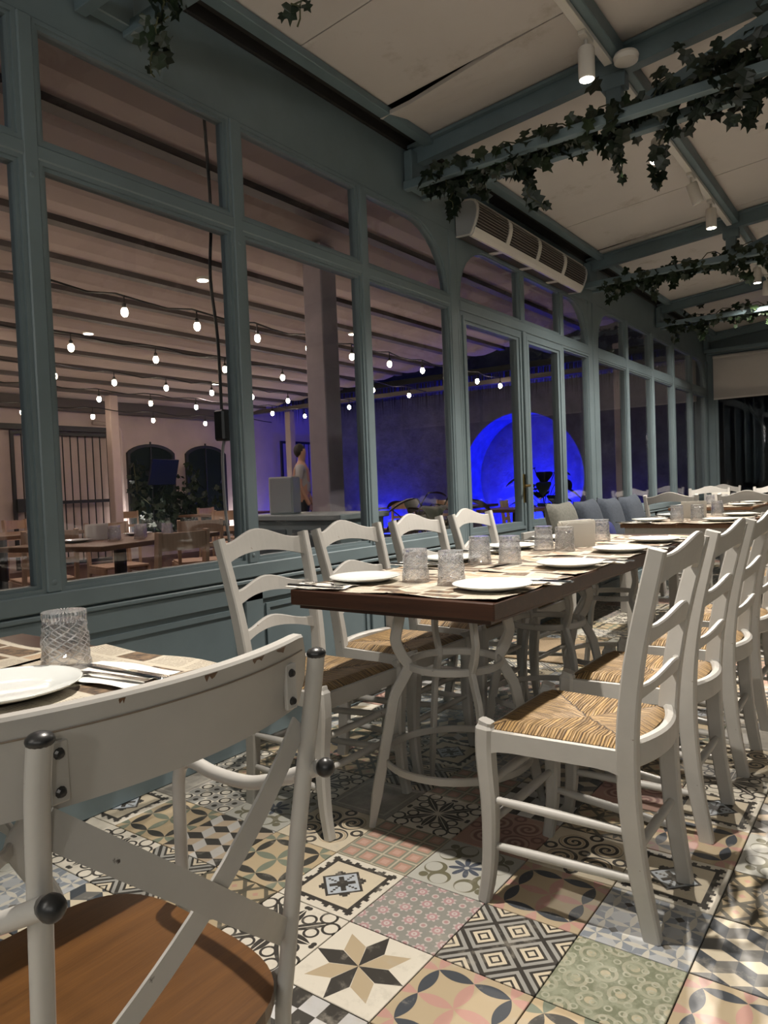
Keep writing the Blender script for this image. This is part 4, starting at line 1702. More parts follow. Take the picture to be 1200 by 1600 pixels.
# dark line painted as groove shade near the top of the board and brown chips along its edge
for f0, f1 in ((0.52, 0.56), (0.69, 0.74), (0.80, 0.85), (0.30, 0.315)):
    cv = []
    for k in range(6):
        f = f0 + (f1 - f0) * k / 5
        e = f * 2 - 1
        x = -0.632 + 0.044 * (1 - e * e) + 0.0185
        cv.append((x, Yn + (Yf - Yn) * f))
    rc_ = random.Random(int(f0 * 100))
    dep = [0.0008] + [rc_.uniform(0.0015, 0.0075) for _ in range(4)] + [0.0008]
    vs = []
    for (x, y), d in zip(cv, dep):
        for z, xx in ((0.8735, -0.003), (0.8705, 0.0), (0.8705 - d, -0.0006), (0.8698 - d, -0.004)):
            vs.append(L((x + xx + (z - 0.84) * 0.14, y, z)))
    fs = []
    for i in range(5):
        for j in range(3):
            fs.append((i * 4 + j, i * 4 + j + 1, i * 4 + 5 + j, i * 4 + 4 + j))
    MB().add(vs, fs).build('paint_chip', SEAT_WOOD, board)
groove = []
for k in range(21):
    f = 0.06 + 0.90 * k / 20
    e = f * 2 - 1
    groove.append(L((-0.632 + 0.044 * (1 - e * e) + 0.0182 + 0.0025, Yn + (Yf - Yn) * f, 0.855)))
MB().tube(groove, 0.0009, 5).build('groove_shade_line', plain('groove_shadow', (0.20, 0.16, 0.12), 0.8), board)
# fixing plates with bolts
for s in (-1, 1):
    yp = 0.300 + 0.0255 if s < 0 else 0.634 - 0.0165
    xb = -0.632 + 0.044 * (1 - ((yp - Yn) / (Yf - Yn) * 2 - 1) ** 2) + 0.018
    pl = MB().cbox(*[a + b for a, b in zip((xb - 0.002, xb + 0.004, yp - 0.009, yp + 0.009, 0.793, 0.847), (ox, ox, oy, oy, 0, 0))], 0.0015).build('fixing_plate', WHITE_METAL, xc)
    for z in (0.803, 0.836):
        b_ = MB().lathe([(0.0001, 0.004), (0.0035, 0.0035), (0.0052, 0.0)], 10).build('bolt', BLACK_PLASTIC, pl)
        b_.matrix_local = Matrix.Translation(L((xb + 0.004, yp, z))) @ Matrix.Rotation(pi / 2, 4, 'Y')


def ribbon(a, b, bow, w, th, mat, name, twist=0.0):
    a, b = Vector(a), Vector(b)
    pts = []
    for k in range(17):
        f = k / 16
        p = a.lerp(b, f)
        p.x += bow * 4 * f * (1 - f)
        pts.append(L(p))
    MB().sweep(pts, [(-w / 2, -th / 2), (w / 2, -th / 2), (w / 2, th / 2), (-w / 2, th / 2)], up=(1, 0, 0)).build(name, mat, xc)


ribbon((-0.588, 0.310, 0.780), (-0.622, 0.618, 0.515), 0.030, 0.030, 0.0035, WHITE_METAL, 'cross_strap')
ribbon((-0.590, 0.625, 0.775), (-0.624, 0.328, 0.505), 0.026, 0.026, 0.0035, WHITE_METAL, 'cross_strap')
# arms running forward into the front legs
for s in (-1, 1):
    yc, yo = (0.300, 0.262) if s < 0 else (0.634, 0.672)
    pts = [(-0.570, yc + s * 0.002, 0.722), (-0.64, yc + s * 0.018, 0.690), (-0.72, yo - s * 0.008, 0.662), (-0.80, yo, 0.656), (-0.855, yo + s * 0.002, 0.662), (-0.882, yo + s * 0.003, 0.640), (-0.888, yo + s * 0.004, 0.58), (-0.895, yo + s * 0.008, 0.40), (-0.915, yo + s * 0.018, 0.0)]
    p = MB().tube([L(q) for q in spline(pts, 5)], 0.0095, 12).build('front_leg', WHITE_METAL, xc, True, 60)
    MB().ball(L((-0.560, yc + s * 0.001, 0.724)), 0.0115, 12, 8, 1.0).build('arm_cap', BLACK_PLASTIC, p, True)
# seat
out = []
for k in range(48):
    a = 2 * pi * k / 48
    ca, sa = cos(a), sin(a)
    e = 3.6
    x = abs(ca) ** (2 / e) * (1 if ca > 0 else -1)
    y = abs(sa) ** (2 / e) * (1 if sa > 0 else -1)
    out.append((-0.805 + 0.205 * x + ox, 0.468 + (0.180 + 0.010 * -x) * y + oy))
MB().prism(out, 'z', 0.436, 0.453).build('seat_board', SEAT_WOOD, xc)
inn = [(p[0] * 0.90, p[1] * 0.90) for p in out]
MB().ring([(p[0] * 0.975, p[1] * 0.975) for p in out], inn, 'z', 0.410, 0.436).build('seat_frame', WHITE_METAL, xc)
for s in (-1, 1):
    MB().prism([(-0.63 + ox, 0.435), (-0.63 + ox, 0.47), (-0.70 + ox, 0.412), (-0.66 + ox, 0.405)], 'y', (0.468 + s * 0.165 - 0.004) + oy, (0.468 + s * 0.165 + 0.004) + oy).build('corner_gusset', WHITE_METAL, xc)
MB().tube([L((-0.632, 0.318, 0.20)), L((-0.66, 0.47, 0.20)), L((-0.632, 0.626, 0.20))], 0.006, 8).build('stretcher', WHITE_METAL, xc)


# ------------------------------------------------------------------ things on the tables
TZ = 0.752


def make_tumbler_mesh():
    seg, rows = 48, 15
    vs, fs = [], []
    for i in range(rows + 1):
        f = i / rows
        z = 0.100 * f
        r = 0.0430 - 0.0060 * f
        for j in range(seg):
            a = 2 * pi * j / seg
            d = 0.0
            if 0.10 < f < 0.90:
                k = max(abs(cos(a * 3 + f * 6.3)), abs(cos(a * 3 - f * 6.3)))
                d = 0.0040 * max(0, (k - 0.70) / 0.30)
            elif f >= 0.90:
                d = 0.0010 * (j % 2)
            vs.append(((r - d) * cos(a), (r - d) * sin(a), z))
    n_o = len(vs)
    for i in range(rows):
        for j in range(seg):
            j2 = (j + 1) % seg
            fs.append((i * seg + j, i * seg + j2, (i + 1) * seg + j2, (i + 1) * seg + j))
    fs.append(tuple(rows * seg + j for j in range(seg)))
    inner = [(0.0405, 0.0), (0.0395, 0.02), (0.0355, 0.075), (0.030, 0.086), (0.012, 0.089)]
    for r, z in inner:
        for j in range(seg):
            a = 2 * pi * j / seg
            vs.append((r * cos(a), r * sin(a), z))
    for i in range(len(inner) - 1):
        for j in range(seg):
            j2 = (j + 1) % seg
            a = n_o + i * seg
            fs.append((a + j, a + seg + j, a + seg + j2, a + j2))
    fs.append(tuple(n_o + (len(inner) - 1) * seg + j for j in range(seg - 1, -1, -1)))
    for j in range(seg):
        j2 = (j + 1) % seg
        fs.append((j, n_o + j, n_o + j2, j2))
    return MB().add(vs, fs).mesh('tumbler', CRYSTAL)


TUMBLER = make_tumbler_mesh()
PLATE = MB().lathe([(0.0001, 0.004), (0.060, 0.004), (0.070, 0.0065), (0.108, 0.0165), (0.1115, 0.0180), (0.112, 0.0165), (0.108, 0.0135), (0.066, 0.0015), (0.062, 0.0), (0.0001, 0.0)], 48).mesh('plate', PORCELAIN, True)


def fork_mesh():
    mb = MB()
    pts = [(-0.10, 0, 0.003), (-0.06, 0, 0.004), (0.0, 0, 0.0055), (0.03, 0, 0.005), (0.045, 0, 0.0035)]
    n = len(pts)
    w = [0.0075, 0.0065, 0.0030, 0.0035, 0.0105]
    vs, fs = [], []
    for (x, y, z), h in zip(pts, w):
        vs += [(x, -h, z - 0.001), (x, h, z - 0.001), (x, h, z + 0.0015), (x, -h, z + 0.0015)]
    for i in range(n - 1):
        for j in range(4):
            fs.append((i * 4 + j, i * 4 + (j + 1) % 4, i * 4 + 4 + (j + 1) % 4, i * 4 + 4 + j))
    fs += [(3, 2, 1, 0), tuple((n - 1) * 4 + j for j in range(4))]
    mb.add(vs, fs)
    for k in range(4):
        y = -0.009 + k * 0.006
        mb.sweep([(0.044, y, 0.0035), (0.065, y, 0.0025), (0.085, y * 0.95, 0.0035), (0.100, y * 0.93, 0.006)], box_sec(0.0030, 0.0018), up=(0, 0, 1))
    return mb.mesh('fork', STEEL)


def knife_mesh():
    mb = MB()
    vs, fs = [], []
    prof = [(-0.11, 0.006), (-0.105, 0.0085), (-0.06, 0.0075), (-0.01, 0.0055), (0.0, 0.006), (0.02, 0.0085), (0.08, 0.0085), (0.105, 0.004)]
    for x, h in prof:
        th = 0.004 if x < 0 else 0.0016
        vs += [(x, -h, 0.0008), (x, h, 0.0008), (x, h * 0.8, 0.001 + th), (x, -h * 0.8, 0.001 + th)]
    n = len(prof)
    for i in range(n - 1):
        for j in range(4):
            fs.append((i * 4 + j, i * 4 + (j + 1) % 4, i * 4 + 4 + (j + 1) % 4, i * 4 + 4 + j))
    fs += [(3, 2, 1, 0), tuple((n - 1) * 4 + j for j in range(4))]
    return mb.add(vs, fs).mesh('knife', STEEL)


FORK, KNIFE = fork_mesh(), knife_mesh()


def sheet_mesh(name, w, l, seed, lift, mat):
    r = random.Random(seed)
    nx, ny = 14, 18
    ph = r.random() * 6
    vs, fs, uv = [], [], []
    for i in range(nx + 1):
        for j in range(ny + 1):
            f, g = i / nx, j / ny
            e = max(abs(f * 2 - 1), abs(g * 2 - 1))
            k = max(0, (e - 0.82) / 0.18)
            z = 0.0006 + lift * k * k * (0.5 + 0.5 * sin(ph + f * 7 + g * 9))
            vs.append(((f - 0.5) * w, (g - 0.5) * l, z))
    n = len(vs)
    vs += [(x, y, z - 0.0004) for x, y, z in vs]
    for i in range(nx):
        for j in range(ny):
            a = i * (ny + 1) + j
            fs.append((a, a + ny + 1, a + ny + 2, a + 1))
            fs.append((n + a, n + a + 1, n + a + ny + 2, n + a + ny + 1))
    mb = MB().add(vs, fs)
    mb.uv = [(vs[i][0] / 0.5 + 0.5, vs[i][1] / 0.5 + 0.5) for f in fs for i in f]
    return mb.mesh(name, mat, True)


MATS = [sheet_mesh('place_mat', 0.335, 0.52, s, 0.006, PAPER) for s in (1, 2, 3)]
NAPS = [sheet_mesh('napkin', 0.20, 0.115, s, 0.004, NAPKIN) for s in (4, 5)]
cnt = [0]


def place(name, me, loc, rz, label, cat, group=None):
    o = link(name, me)
    o.location = loc
    o.rotation_euler = (0, 0, rz)
    return tag(o, label, cat, group)


def setting(px, py, side, where, mat_c=None, tz=TZ, glass=None, near=False):
    """one place setting: side=+1 aisle side (sitter looks towards -X), -1 window side"""
    cnt[0] += 1
    i = cnt[0]
    if mat_c:
        place('place_mat', MATS[i % 3], (mat_c[0], mat_c[1], tz + 0.0004 * (1 + i % 4)), 0 if side > 0 else pi, 'printed newsprint paper mat ' + where, 'place mat', 'paper place mats')
    z = tz + 0.0035
    place('dinner_plate', PLATE, (px, py, z), 0.3 * i, 'round white plate ' + where, 'plate', 'white plates')
    cy = py + side * 0.155
    cx = px - side * -0.03
    a = 0.0 if side < 0 else pi
    place('napkin', NAPS[i % 2], (px + side * 0.045, cy, z + 0.0006), a + 0.08, 'white paper napkin under cutlery ' + where, 'napkin', 'white napkins')
    place('fork', FORK, (px + side * 0.055, cy - side * 0.022, z + 0.002), a + 0.14 * side, 'steel fork ' + where, 'fork', 'steel forks')
    place('knife', KNIFE, (px + side * 0.055, cy + side * 0.018, z + 0.002), a + 0.02, 'steel knife ' + where, 'knife', 'steel knives')
    if glass:
        place('tumbler', TUMBLER, (glass[0], glass[1], z + 0.0005), 0.4 * i, 'upturned cut-glass tumbler ' + where, 'tumbler', 'cut-glass tumblers')


setting(-1.125, 0.545, 1, 'on the lower left table', (-1.135, 0.575), glass=(-1.198, 0.690))
setting(-1.48, 0.50, -1, 'on the window side of the lower left table', (-1.475, 0.50))
rows = [('first in the long row', 1.800, 1.816), ('second in the long row', 2.362, 2.414), ('third in the long row', 2.905, 2.93), ('last in the long row', 3.37, 3.42)]
gl_r = [(-1.098, 1.838), (-1.177, 2.385), (-1.165, 2.870), (-1.190, 3.38)]
gl_l = [(-1.239, 1.861), (-1.283, 2.354), (-1.274, 2.908), (-1.280, 3.40)]
for k, (w, yr, yl) in enumerate(rows):
    my = 1.872 + 0.53 * k
    setting(-0.944, yr, 1, 'on the aisle side, ' + w, (-1.006, my), glass=gl_r[k])
    setting((-1.402, -1.436, -1.436, -1.44)[k], yl, -1, 'on the window side, ' + w, (-1.346, my), glass=gl_l[k])
for k, (x, y, s, w) in enumerate(((-0.95, 4.86, 1, 'on the brown far table, near aisle corner'), (-1.38, 4.84, -1, 'on the brown far table, near window corner'), (-0.95, 5.45, 1, 'on the brown far table, far aisle corner'), (-1.38, 5.42, -1, 'on the brown far table, far window corner'))):
    setting(x, y, s, w, (-1.165 + 0.17 * s, y + 0.02), 0.755, (-1.165 + 0.055 * s, y + 0.06 + 0.02 * s))
for k, (x, y, s, w) in enumerate(((-1.23, 7.15, 1, 'on the furthest table, near aisle corner'), (-1.67, 7.15, -1, 'on the furthest table, near window corner'), (-1.23, 7.72, 1, 'on the furthest table, far aisle corner'), (-1.67, 7.72, -1, 'on the furthest table, far window corner'))):
    setting(x, y, s, w, (-1.45 + 0.17 * s, y), 0.755, (-1.45 + 0.055 * s, y + 0.06))


def napkin_holder(loc, rz, label):
    t = thing('napkin_holder', label, 'napkin holder', loc, rz, 'napkin holders')
    for s in (-1, 1):
        o = []
        for k in range(7):
            a = k / 6 * pi / 2
            o.append((0.07 - 0.02 + 0.02 * cos(a), 0.085 + 0.02 * sin(a)))
        o += [(-x, z) for x, z in reversed(o)]
        o += [(-0.07, 0.0), (0.07, 0.0)]
        MB().prism(o, 'y', s * 0.030 - 0.002, s * 0.030 + 0.002).build('side_panel', WHITE_PLASTIC, t)
    MB().cbox(-0.07, 0.07, -0.032, 0.032, 0.0, 0.006, 0.002).build('base', WHITE_PLASTIC, t)
    for k in range(6):
        y = -0.022 + k * 0.0088
        h = 0.113 + 0.006 * sin(k * 2.1)
        MB().add([(-0.075, y - 0.003, 0.008), (0.075, y - 0.003, 0.008), (0.078, y - 0.002, h), (-0.078, y - 0.002, h - 0.003), (-0.075, y + 0.003, 0.008), (0.075, y + 0.003, 0.008), (0.078, y + 0.003, h), (-0.078, y + 0.003, h - 0.003)],
                 [(0, 1, 2, 3), (7, 6, 5, 4), (0, 4, 5, 1), (1, 5, 6, 2), (2, 6, 7, 3), (3, 7, 4, 0)]).build('napkin_leaf', NAPKIN, t)
    return t


napkin_holder((-1.190, 3.07, TZ + 0.002), 0.85, 'white napkin holder full of napkins on the long row')
napkin_holder((-1.18, 5.16, 0.757), 0.15, 'white napkin holder on the brown far table')
napkin_holder((-1.46, 7.45, 0.757), 0.1, 'white napkin holder on the furthest table')

# ------------------------------------------------------------------ bench with cushions under the far windows
bn = thing('bench', 'low white wooden bench under the glazed wall past the chairs', 'bench', (-1.97, 5.65, 0))
MB().cbox(-0.18, 0.18, -1.10, 1.10, 0.36, 0.40, 0.004).build('seat_board', WHITE_PAINT, bn)
for s in (-1, 1):
    for q in (-1.08, 0.0, 1.08):
        MB().cbox(s * 0.15 - 0.025, s * 0.15 + 0.025, q - 0.025, q + 0.025, 0.0, 0.36, 0.003).build('leg', WHITE_PAINT, bn)
MB().cbox(-0.19, -0.165, -1.10, 1.10, 0.40, 0.70, 0.004).build('backrest', WHITE_PAINT, bn)
pad = MB().cbox(-0.16, 0.18, -1.09, 1.09, 0.402, 0.47, 0.02).build('seat_pad', CUSHION, bn)


def pillow(name, label, loc, rot, mat, w=0.44, h=0.42, th=0.13):
    n = 14
    vs, fs = [], []
    for side in (1, -1):
        for i in range(n + 1):
            for j in range(n + 1):
                f, g = i / n * 2 - 1, j / n * 2 - 1
                b = max(0, (1 - f ** 4) * (1 - g ** 4)) ** 0.55
                pinch = 1 - 0.06 * (1 - abs(f)) * abs(g) ** 3 - 0.0
                pinch2 = 1 - 0.06 * (1 - abs(g)) * abs(f) ** 3
                vs.append((side * th / 2 * b, f * w / 2 * pinch2, g * h / 2 * pinch))
    k = (n + 1) ** 2
    for i in range(n):
        for j in range(n):
            a = i * (n + 1) + j
            fs.append((a, a + n + 1, a + n + 2, a + 1))
            fs.append((k + a, k + a + 1, k + a + n + 2, k + a + n + 1))
    o = MB().add(vs, fs).build(name, mat, None, True)
    o.location = loc
    o.rotation_euler = rot
    return tag(o, label, 'cushion', 'bench cushions')


lean = radians(-14)
pillow('cushion', 'sage grey cushion at the near end of the bench', (-1.955, 4.84, 0.69), (0, lean, 0.0), CUSHION_SAGE)
pillow('cushion', 'dark slate cushion second along the bench', (-1.945, 5.31, 0.69), (0.03, lean, 0.0), CUSHION)
pillow('cushion', 'slate blue cushion third along the bench', (-1.945, 5.80, 0.69), (-0.03, lean, 0.0), CUSHION)
pillow('cushion', 'slate blue cushion at the far end of the bench', (-1.945, 6.34, 0.69), (0.03, lean, 0.0), CUSHION, 0.5)
nv = pillow('cushion', 'small navy cushion with a white lettered band on the bench', (-1.775, 5.20, 0.61), (0, lean, 0.15), NAVY, 0.30, 0.26, 0.10)
for k in range(5):
    MB().box(0.0535, 0.056, -0.075 + k * 0.032, -0.055 + k * 0.032 + 0.004 * (k % 2), -0.015, 0.012).build('band_letter', WHITE_PLASTIC, nv)
dm = MB().cbox(-2.05, -1.50, 3.90, 4.50, 0.0005, 0.012, 0.004).build('door_mat', MAT_BROWN)
tag(dm, 'flat brown coir mat on the tiles before the glazed doors', 'door mat')

# ------------------------------------------------------------------ the terrace outside
tfl = struct(MB().box(-14, WX - 0.08, -3, 16, -0.12, -0.02).build('floor_terrace', TERRACE_FLOOR))
RZ = lambda x: 3.30 + 0.08 * (x + 2.2)
aw = thing('terrace_awning', 'pinkish fabric terrace awning with dark bars, seen through the glass', 'awning', (0, 0, 0))
ys0, ys1 = -3.0, 10.0
bars = [-3.05 - 0.63 * k for k in range(13)]
vs, fs = [], []
xs = []
for k in range(12):
    a = bars[k]
    b = a - 0.63
    for f in (0, 0.25, 0.5, 0.75):
        xs.append((a + (b - a) * f, -0.06 * sin(pi * f)))
xs = [(-2.35, 0.0)] + xs
for x, s in xs:
    vs += [(x, ys0, RZ(x) + s), (x, ys1, RZ(x) + s), (x, ys0, RZ(x) + s + 0.01), (x, ys1, RZ(x) + s + 0.01)]
for i in range(len(xs) - 1):
    a, b = i * 4, i * 4 + 4
    fs += [(a, b, b + 1, a + 1), (a + 2, a + 3, b + 3, b + 2), (a + 1, b + 1, b + 3, a + 3), (a, a + 2, b + 2, b)]
MB().add(vs, fs).build('fabric', FABRIC_ROOF, aw)
for x in bars:
    if x > -10.8:
        MB().box(x - 0.05, x + 0.05, ys0, ys1, RZ(x) - 0.055, RZ(x) + 0.005).build('roof_bar', ROOF_BAR, aw)
MB().box(-10.75, -2.35, ys1, ys1 + 0.12, 2.55, 2.62).build('end_beam', ROOF_BAR, aw)
MB().box(-10.72, -10.50, -3, 10.1, 2.42, 2.62).build('gutter_beam', ROOF_BAR, aw)


def downlight(x, y, label):
    t = thing('downlight', label, 'downlight', (x, y, RZ(x) - 0.07), 0, 'terrace downlights')
    MB().lathe([(0.0001, 0.0), (0.06, 0.0), (0.06, 0.05), (0.0001, 0.05)], 16).build('housing', WHITE_PLASTIC, t)
    MB().lathe([(0.0001, -0.004), (0.048, -0.004), (0.048, -0.001), (0.0001, -0.001)], 16).build('lens', emit('downlight_lens', (1, 0.85, 0.72), 14.0) if 'downlight_lens' not in bpy.data.materials else bpy.data.materials['downlight_lens'], t)
    ld = bpy.data.lights.new('downlight_beam', 'SPOT')
    ld.energy = DOWNLIGHT_W
    ld.color = (1.0, 0.77, 0.72)
    ld.spot_size = radians(150)
    ld.spot_blend = 0.8
    ld.shadow_soft_size = 0.05
    lo = bpy.data.objects.new('downlight_beam', ld)
    COL.objects.link(lo)
    lo.parent = t
    lo.location = (0, 0, -0.02)


for x, y, lb in ((-4.3, 2.0, 'round downlight in the awning, leftmost pane'), (-5.2, 4.5, 'round downlight in the awning above the first string of bulbs'), (-7.2, 4.6, 'round downlight in the awning above the second string'),
                 (-5.6, 7.2, 'round downlight in the awning beside the column'), (-8.6, 7.6, 'round downlight in the awning near the arched windows'), (-8.2, 2.2, 'round downlight in the awning near the barred gate')):
    downlight(x, y, lb)

BULB = emit('bulb_glow', (1.0, 0.80, 0.58), BULB_E)
bulb_me = MB().lathe([(0.0001, -0.115), (0.012, -0.112), (0.024, -0.098), (0.028, -0.078), (0.024, -0.058), (0.013, -0.040), (0.0001, -0.038)], 12).mesh('bulb', BULB, True)
sock_me = MB().lathe([(0.0001, 0.0), (0.006, 0.0), (0.010, -0.010), (0.017, -0.014), (0.017, -0.048), (0.0001, -0.050)], 10).mesh('socket', BLACK_PLASTIC, True)


def light_string(x, z, y0, y1, first, step, label, slope=0.0):
    t = thing('string_light', label, 'string lights', (x, y0, z), 0, 'strings of bulbs on the terrace')
    path = []
    n = int((y1 - y0) / 0.24)
    for i in range(n + 1):
        y = y0 + (y1 - y0) * i / n
        ph = ((y - first) / step) % 1.0
        path.append((0.015 * sin(y * 3.1), y - y0, 0.10 + slope * (y - y0) - 0.035 * (1 - 4 * (ph - 0.5) ** 2) * 0.0 + 0.02 * cos(2 * pi * ph)))
    MB().tube(path, 0.008, 6).build('cable', CABLE, t)
    y = first
    i = 0
    while y < y1:
        if y > y0:
            zz = 0.10 + slope * (y - y0) + 0.015
            MB().tube([(0, y - y0, zz), (0, y - y0, zz - 0.06)], 0.006, 6).build('drop_wire', CABLE, t)
            s = link('socket', sock_me, t)
            s.location = (0, y - y0, zz - 0.055)
            b = link('bulb', bulb_me, s)
            i += 1
        y += step
    return t


light_string(-4.93, 2.50, 1.0, 9.9, 2.05, 0.71, 'string of warm bulbs nearest the glass')
light_string(-6.25, 2.46, 1.0, 9.9, 1.95, 0.93, 'second string of warm bulbs from the glass')
light_string(-7.60, 2.42, 1.0, 9.9, 2.2, 0.74, 'third string of warm bulbs from the glass')
light_string(-8.60, 2.36, 1.0, 9.9, 1.6, 0.80, 'fourth string of warm bulbs from the glass')
light_string(-9.70, 2.26, 1.0, 9.9, 2.0, 1.05, 'string of warm bulbs closest to the plaster wall')

# back wall with barred gate and two arched windows
BX = -10.85
bw = struct(MB().box(BX - 0.2, BX, -3, 13, -0.02, 3.4).build('wall_terrace', PLASTER))
for n_, (y0, y1) in enumerate(((7.52, 8.50), (8.76, 9.72))):
    WIN_N[0] += 1
    o = [(y0, 0.22), (y1, 0.22)]
    c, hw = (y0 + y1) / 2, (y1 - y0) / 2
    for k in range(11):
        a = radians(25) + (pi - 2 * radians(25)) * k / 10
        o.append((c + hw * cos(a) / cos(radians(25)), 1.80 + (sin(a) - sin(radians(25))) * 0.28))
    i_ = offset(o, 0.05)
    w = struct(MB().ring(o, i_, 'x', BX - 0.01, BX + 0.05).build('window_%d' % WIN_N[0], BLACK_METAL))
    MB().prism(i_, 'x', BX + 0.004, BX + 0.014).build('pane', plain('dark_green_pane', (0.010, 0.018, 0.016), 0.6, spec=0.1), w)
    MB().box(BX + 0.01, BX + 0.03, c - 0.012, c + 0.012, 0.27, 2.0).build('glazing_bar', BLACK_METAL, w)
gt = thing('barred_gate', 'black iron gate of upright bars in the pale wall behind the terrace', 'gate', (BX + 0.10, 5.50, 0))
MB().ring([(0.0, 0.02), (1.78, 0.02), (1.78, 2.10), (0.0, 2.10)], [(0.05, 0.07), (1.73, 0.07), (1.73, 2.05), (0.05, 2.05)], 'x', -0.02, 0.02).build('gate_frame', BLACK_METAL, gt)
MB().box(-0.015, 0.015, 0.05, 1.73, 0.98, 1.03).build('mid_rail', BLACK_METAL, gt)
MB().box(-0.03, 0.04, -0.6, 1.80, 2.12, 2.20).build('sliding_rail', BLACK_METAL, gt)
for k in range(12):
    y = 0.17 + k * 0.13
    MB().tube([(0, y, 0.06), (0, y, 2.06)], 0.011, 6).build('bar', BLACK_METAL, gt)
MB().box(-0.02, 0.05, 0.04, 0.20, 0.88, 1.08).build('lock_box', BLACK_METAL, gt)
g2 = thing('barred_gate', 'dark iron gate half hidden behind the purple column', 'gate', (BX + 0.10, 11.2, 0))
MB().ring([(0.0, 0.02), (1.5, 0.02), (1.5, 2.10), (0.0, 2.10)], [(0.05, 0.07), (1.45, 0.07), (1.45, 2.05), (0.05, 2.05)], 'x', -0.02, 0.02).build('gate_frame', BLACK_METAL, g2)
for k in range(9):
    y = 0.18 + k * 0.14
    MB().tube([(0, y, 0.06), (0, y, 2.06)], 0.011, 6).build('bar', BLACK_METAL, g2)
dp = MB().tube([(BX + 0.04, 7.40, 0.0), (BX + 0.04, 7.40, 2.15), (BX + 0.04, 7.34, 2.26), (BX + 0.04, 6.9, 2.28)], 0.035, 10).build('drain_pipe', PLASTER, None, True)
tag(dp, 'pale drain pipe running down the wall beside the arched window', 'pipe')
for x, y, w_, mat, lb in ((-4.0, 4.72, 0.20, PURPLE_LIT_POST, 'grey square column catching purple light behind the second window'), (-9.9, 6.65, 0.14, PLASTER, 'thin pale post before the barred gate'), (-9.9, 10.6, 0.14, PLASTER, 'thin pale post left of the purple column'),
                          (-3.6, 11.3, 0.18, PURPLE_LIT_POST, 'dark square column outside the far windows')):
    c = MB().cbox(-w_ / 2, w_ / 2, -w_ / 2, w_ / 2, 0, RZ(x) - 0.06, 0.008).build('column', mat)
    c.location = (x, y, -0.02)
    tag(c, lb, 'column')
tv = thing('tilted_screen', 'dark blue tilted screen hung before the arched window', 'screen', (BX + 0.50, 7.92, 1.45))
s_ = MB().cbox(-0.02, 0.02, -0.36, 0.30, -0.22, 0.22, 0.005).build('panel', SCREEN, tv)
s_.rotation_euler = (0, 0.25, 0.2)
MB().box(-0.48, -0.02, -0.04, 0.04, -0.04, 0.04).build('bracket', BLACK_METAL, tv)
rr = random.Random(31)
iv = thing('ivy_garland', 'dark ivy across the sills of the two arched windows', 'ivy', (BX + 0.2, 8.1, 1.0))
lv = MB()
for k in range(420):
    if k < 330:
        y, z = max(-0.55, min(1.2, rr.gauss(0.25, 0.5))), rr.gauss(-0.15, 0.2)
    else:
        y, z = rr.choice((-0.55, 0.62, 0.55)) + rr.gauss(0, 0.06), rr.uniform(-0.2, 0.65)
    me, vs, fs = LEAVES[k % 4]
    m = leaf_matrix(Vector((rr.uniform(-0.05, 0.2), y, z)), rr, rr.uniform(1.6, 2.6)) @ Matrix.Scale(0.05, 4)
    m = Matrix.Rotation(pi / 2, 4, 'Z') @ Matrix.Identity(4) @ m if False else m
    lv.add([m @ Vector(p) for p in vs], fs)
tag(lv.build('leaves', DARK_LEAF, iv), kind='stuff')
MB().tube([(0, -0.58, 0.6), (0.02, -0.55, 0.1), (0.05, -0.3, -0.1), (0.04, 0.3, -0.15), (0.03, 0.9, 0.0)], 0.012, 6).build('stem', IVY_STEM, iv)
for y, lb in ((7.47, 'white uplight glowing at the foot of the arched window, left'), (9.95, 'white uplight glowing at the foot of the wall, right of the arches')):
    t = thing('uplight', lb, 'uplight', (BX + 0.14, y, 0.0), 0, 'wall uplights')
    MB().cbox(-0.05, 0.05, -0.10, 0.10, 0.0, 0.24, 0.004).build('housing', WHITE_PLASTIC, t)
    MB().box(-0.04, 0.04, -0.09, 0.09, 0.241, 0.246).build('lens', emit('uplight_lens', (1, 0.93, 0.85), 18.0) if 'uplight_lens' not in bpy.data.materials else bpy.data.materials['uplight_lens'], t)
    ld = bpy.data.lights.new('uplight_beam', 'AREA')
    ld.energy = 9.0
    ld.size = 0.12
    ld.color = (1, 0.92, 0.85)
    lo = bpy.data.objects.new('uplight_beam', ld)
    COL.objects.link(lo)
    lo.parent = t
    lo.location = (0, 0, 0.26)
    lo.rotation_euler = (pi, 0, 0)

# terrace furniture
def make_wood_chair(label, loc, rz):
    t = thing('wooden_chair', label, 'chair', loc, rz, 'pale wooden terrace chairs')
    for s in (-1, 1):
        MB().sweep([(-0.23, s * 0.19, 0.0), (-0.19, s * 0.19, 0.44), (-0.23, s * 0.19, 0.84)], box_sec(0.028, 0.04), up=(1, 0, 0)).build('back_post', PALE_WOOD, t)
        MB().sweep([(0.22, s * 0.20, 0.0), (0.18, s * 0.20, 0.44)], box_sec(0.03, 0.04), up=(1, 0, 0)).build('front_leg', PALE_WOOD, t)
        MB().cbox(-0.19, 0.19, s * 0.19 - 0.012, s * 0.19 + 0.012, 0.38, 0.435, 0.003).build('side_rail', PALE_WOOD, t)
    for k in range(5):
        x = -0.16 + k * 0.085
        MB().cbox(x - 0.036, x + 0.036, -0.20, 0.20, 0.436, 0.456, 0.003).build('seat_slat', PALE_WOOD, t)
    for z, h in ((0.775, 0.055), (0.60, 0.02)):
        arc = [(-0.205 - (z - 0.6) * 0.1 - 0.03 * (1 - (k / 5 - 1) ** 2), -0.20 + 0.04 * k, z) for k in range(11)]
        MB().sweep(arc, box_sec(0.018, h * 2), up=(0, 0, 1)).build('back_slat', PALE_WOOD, t)
    return t


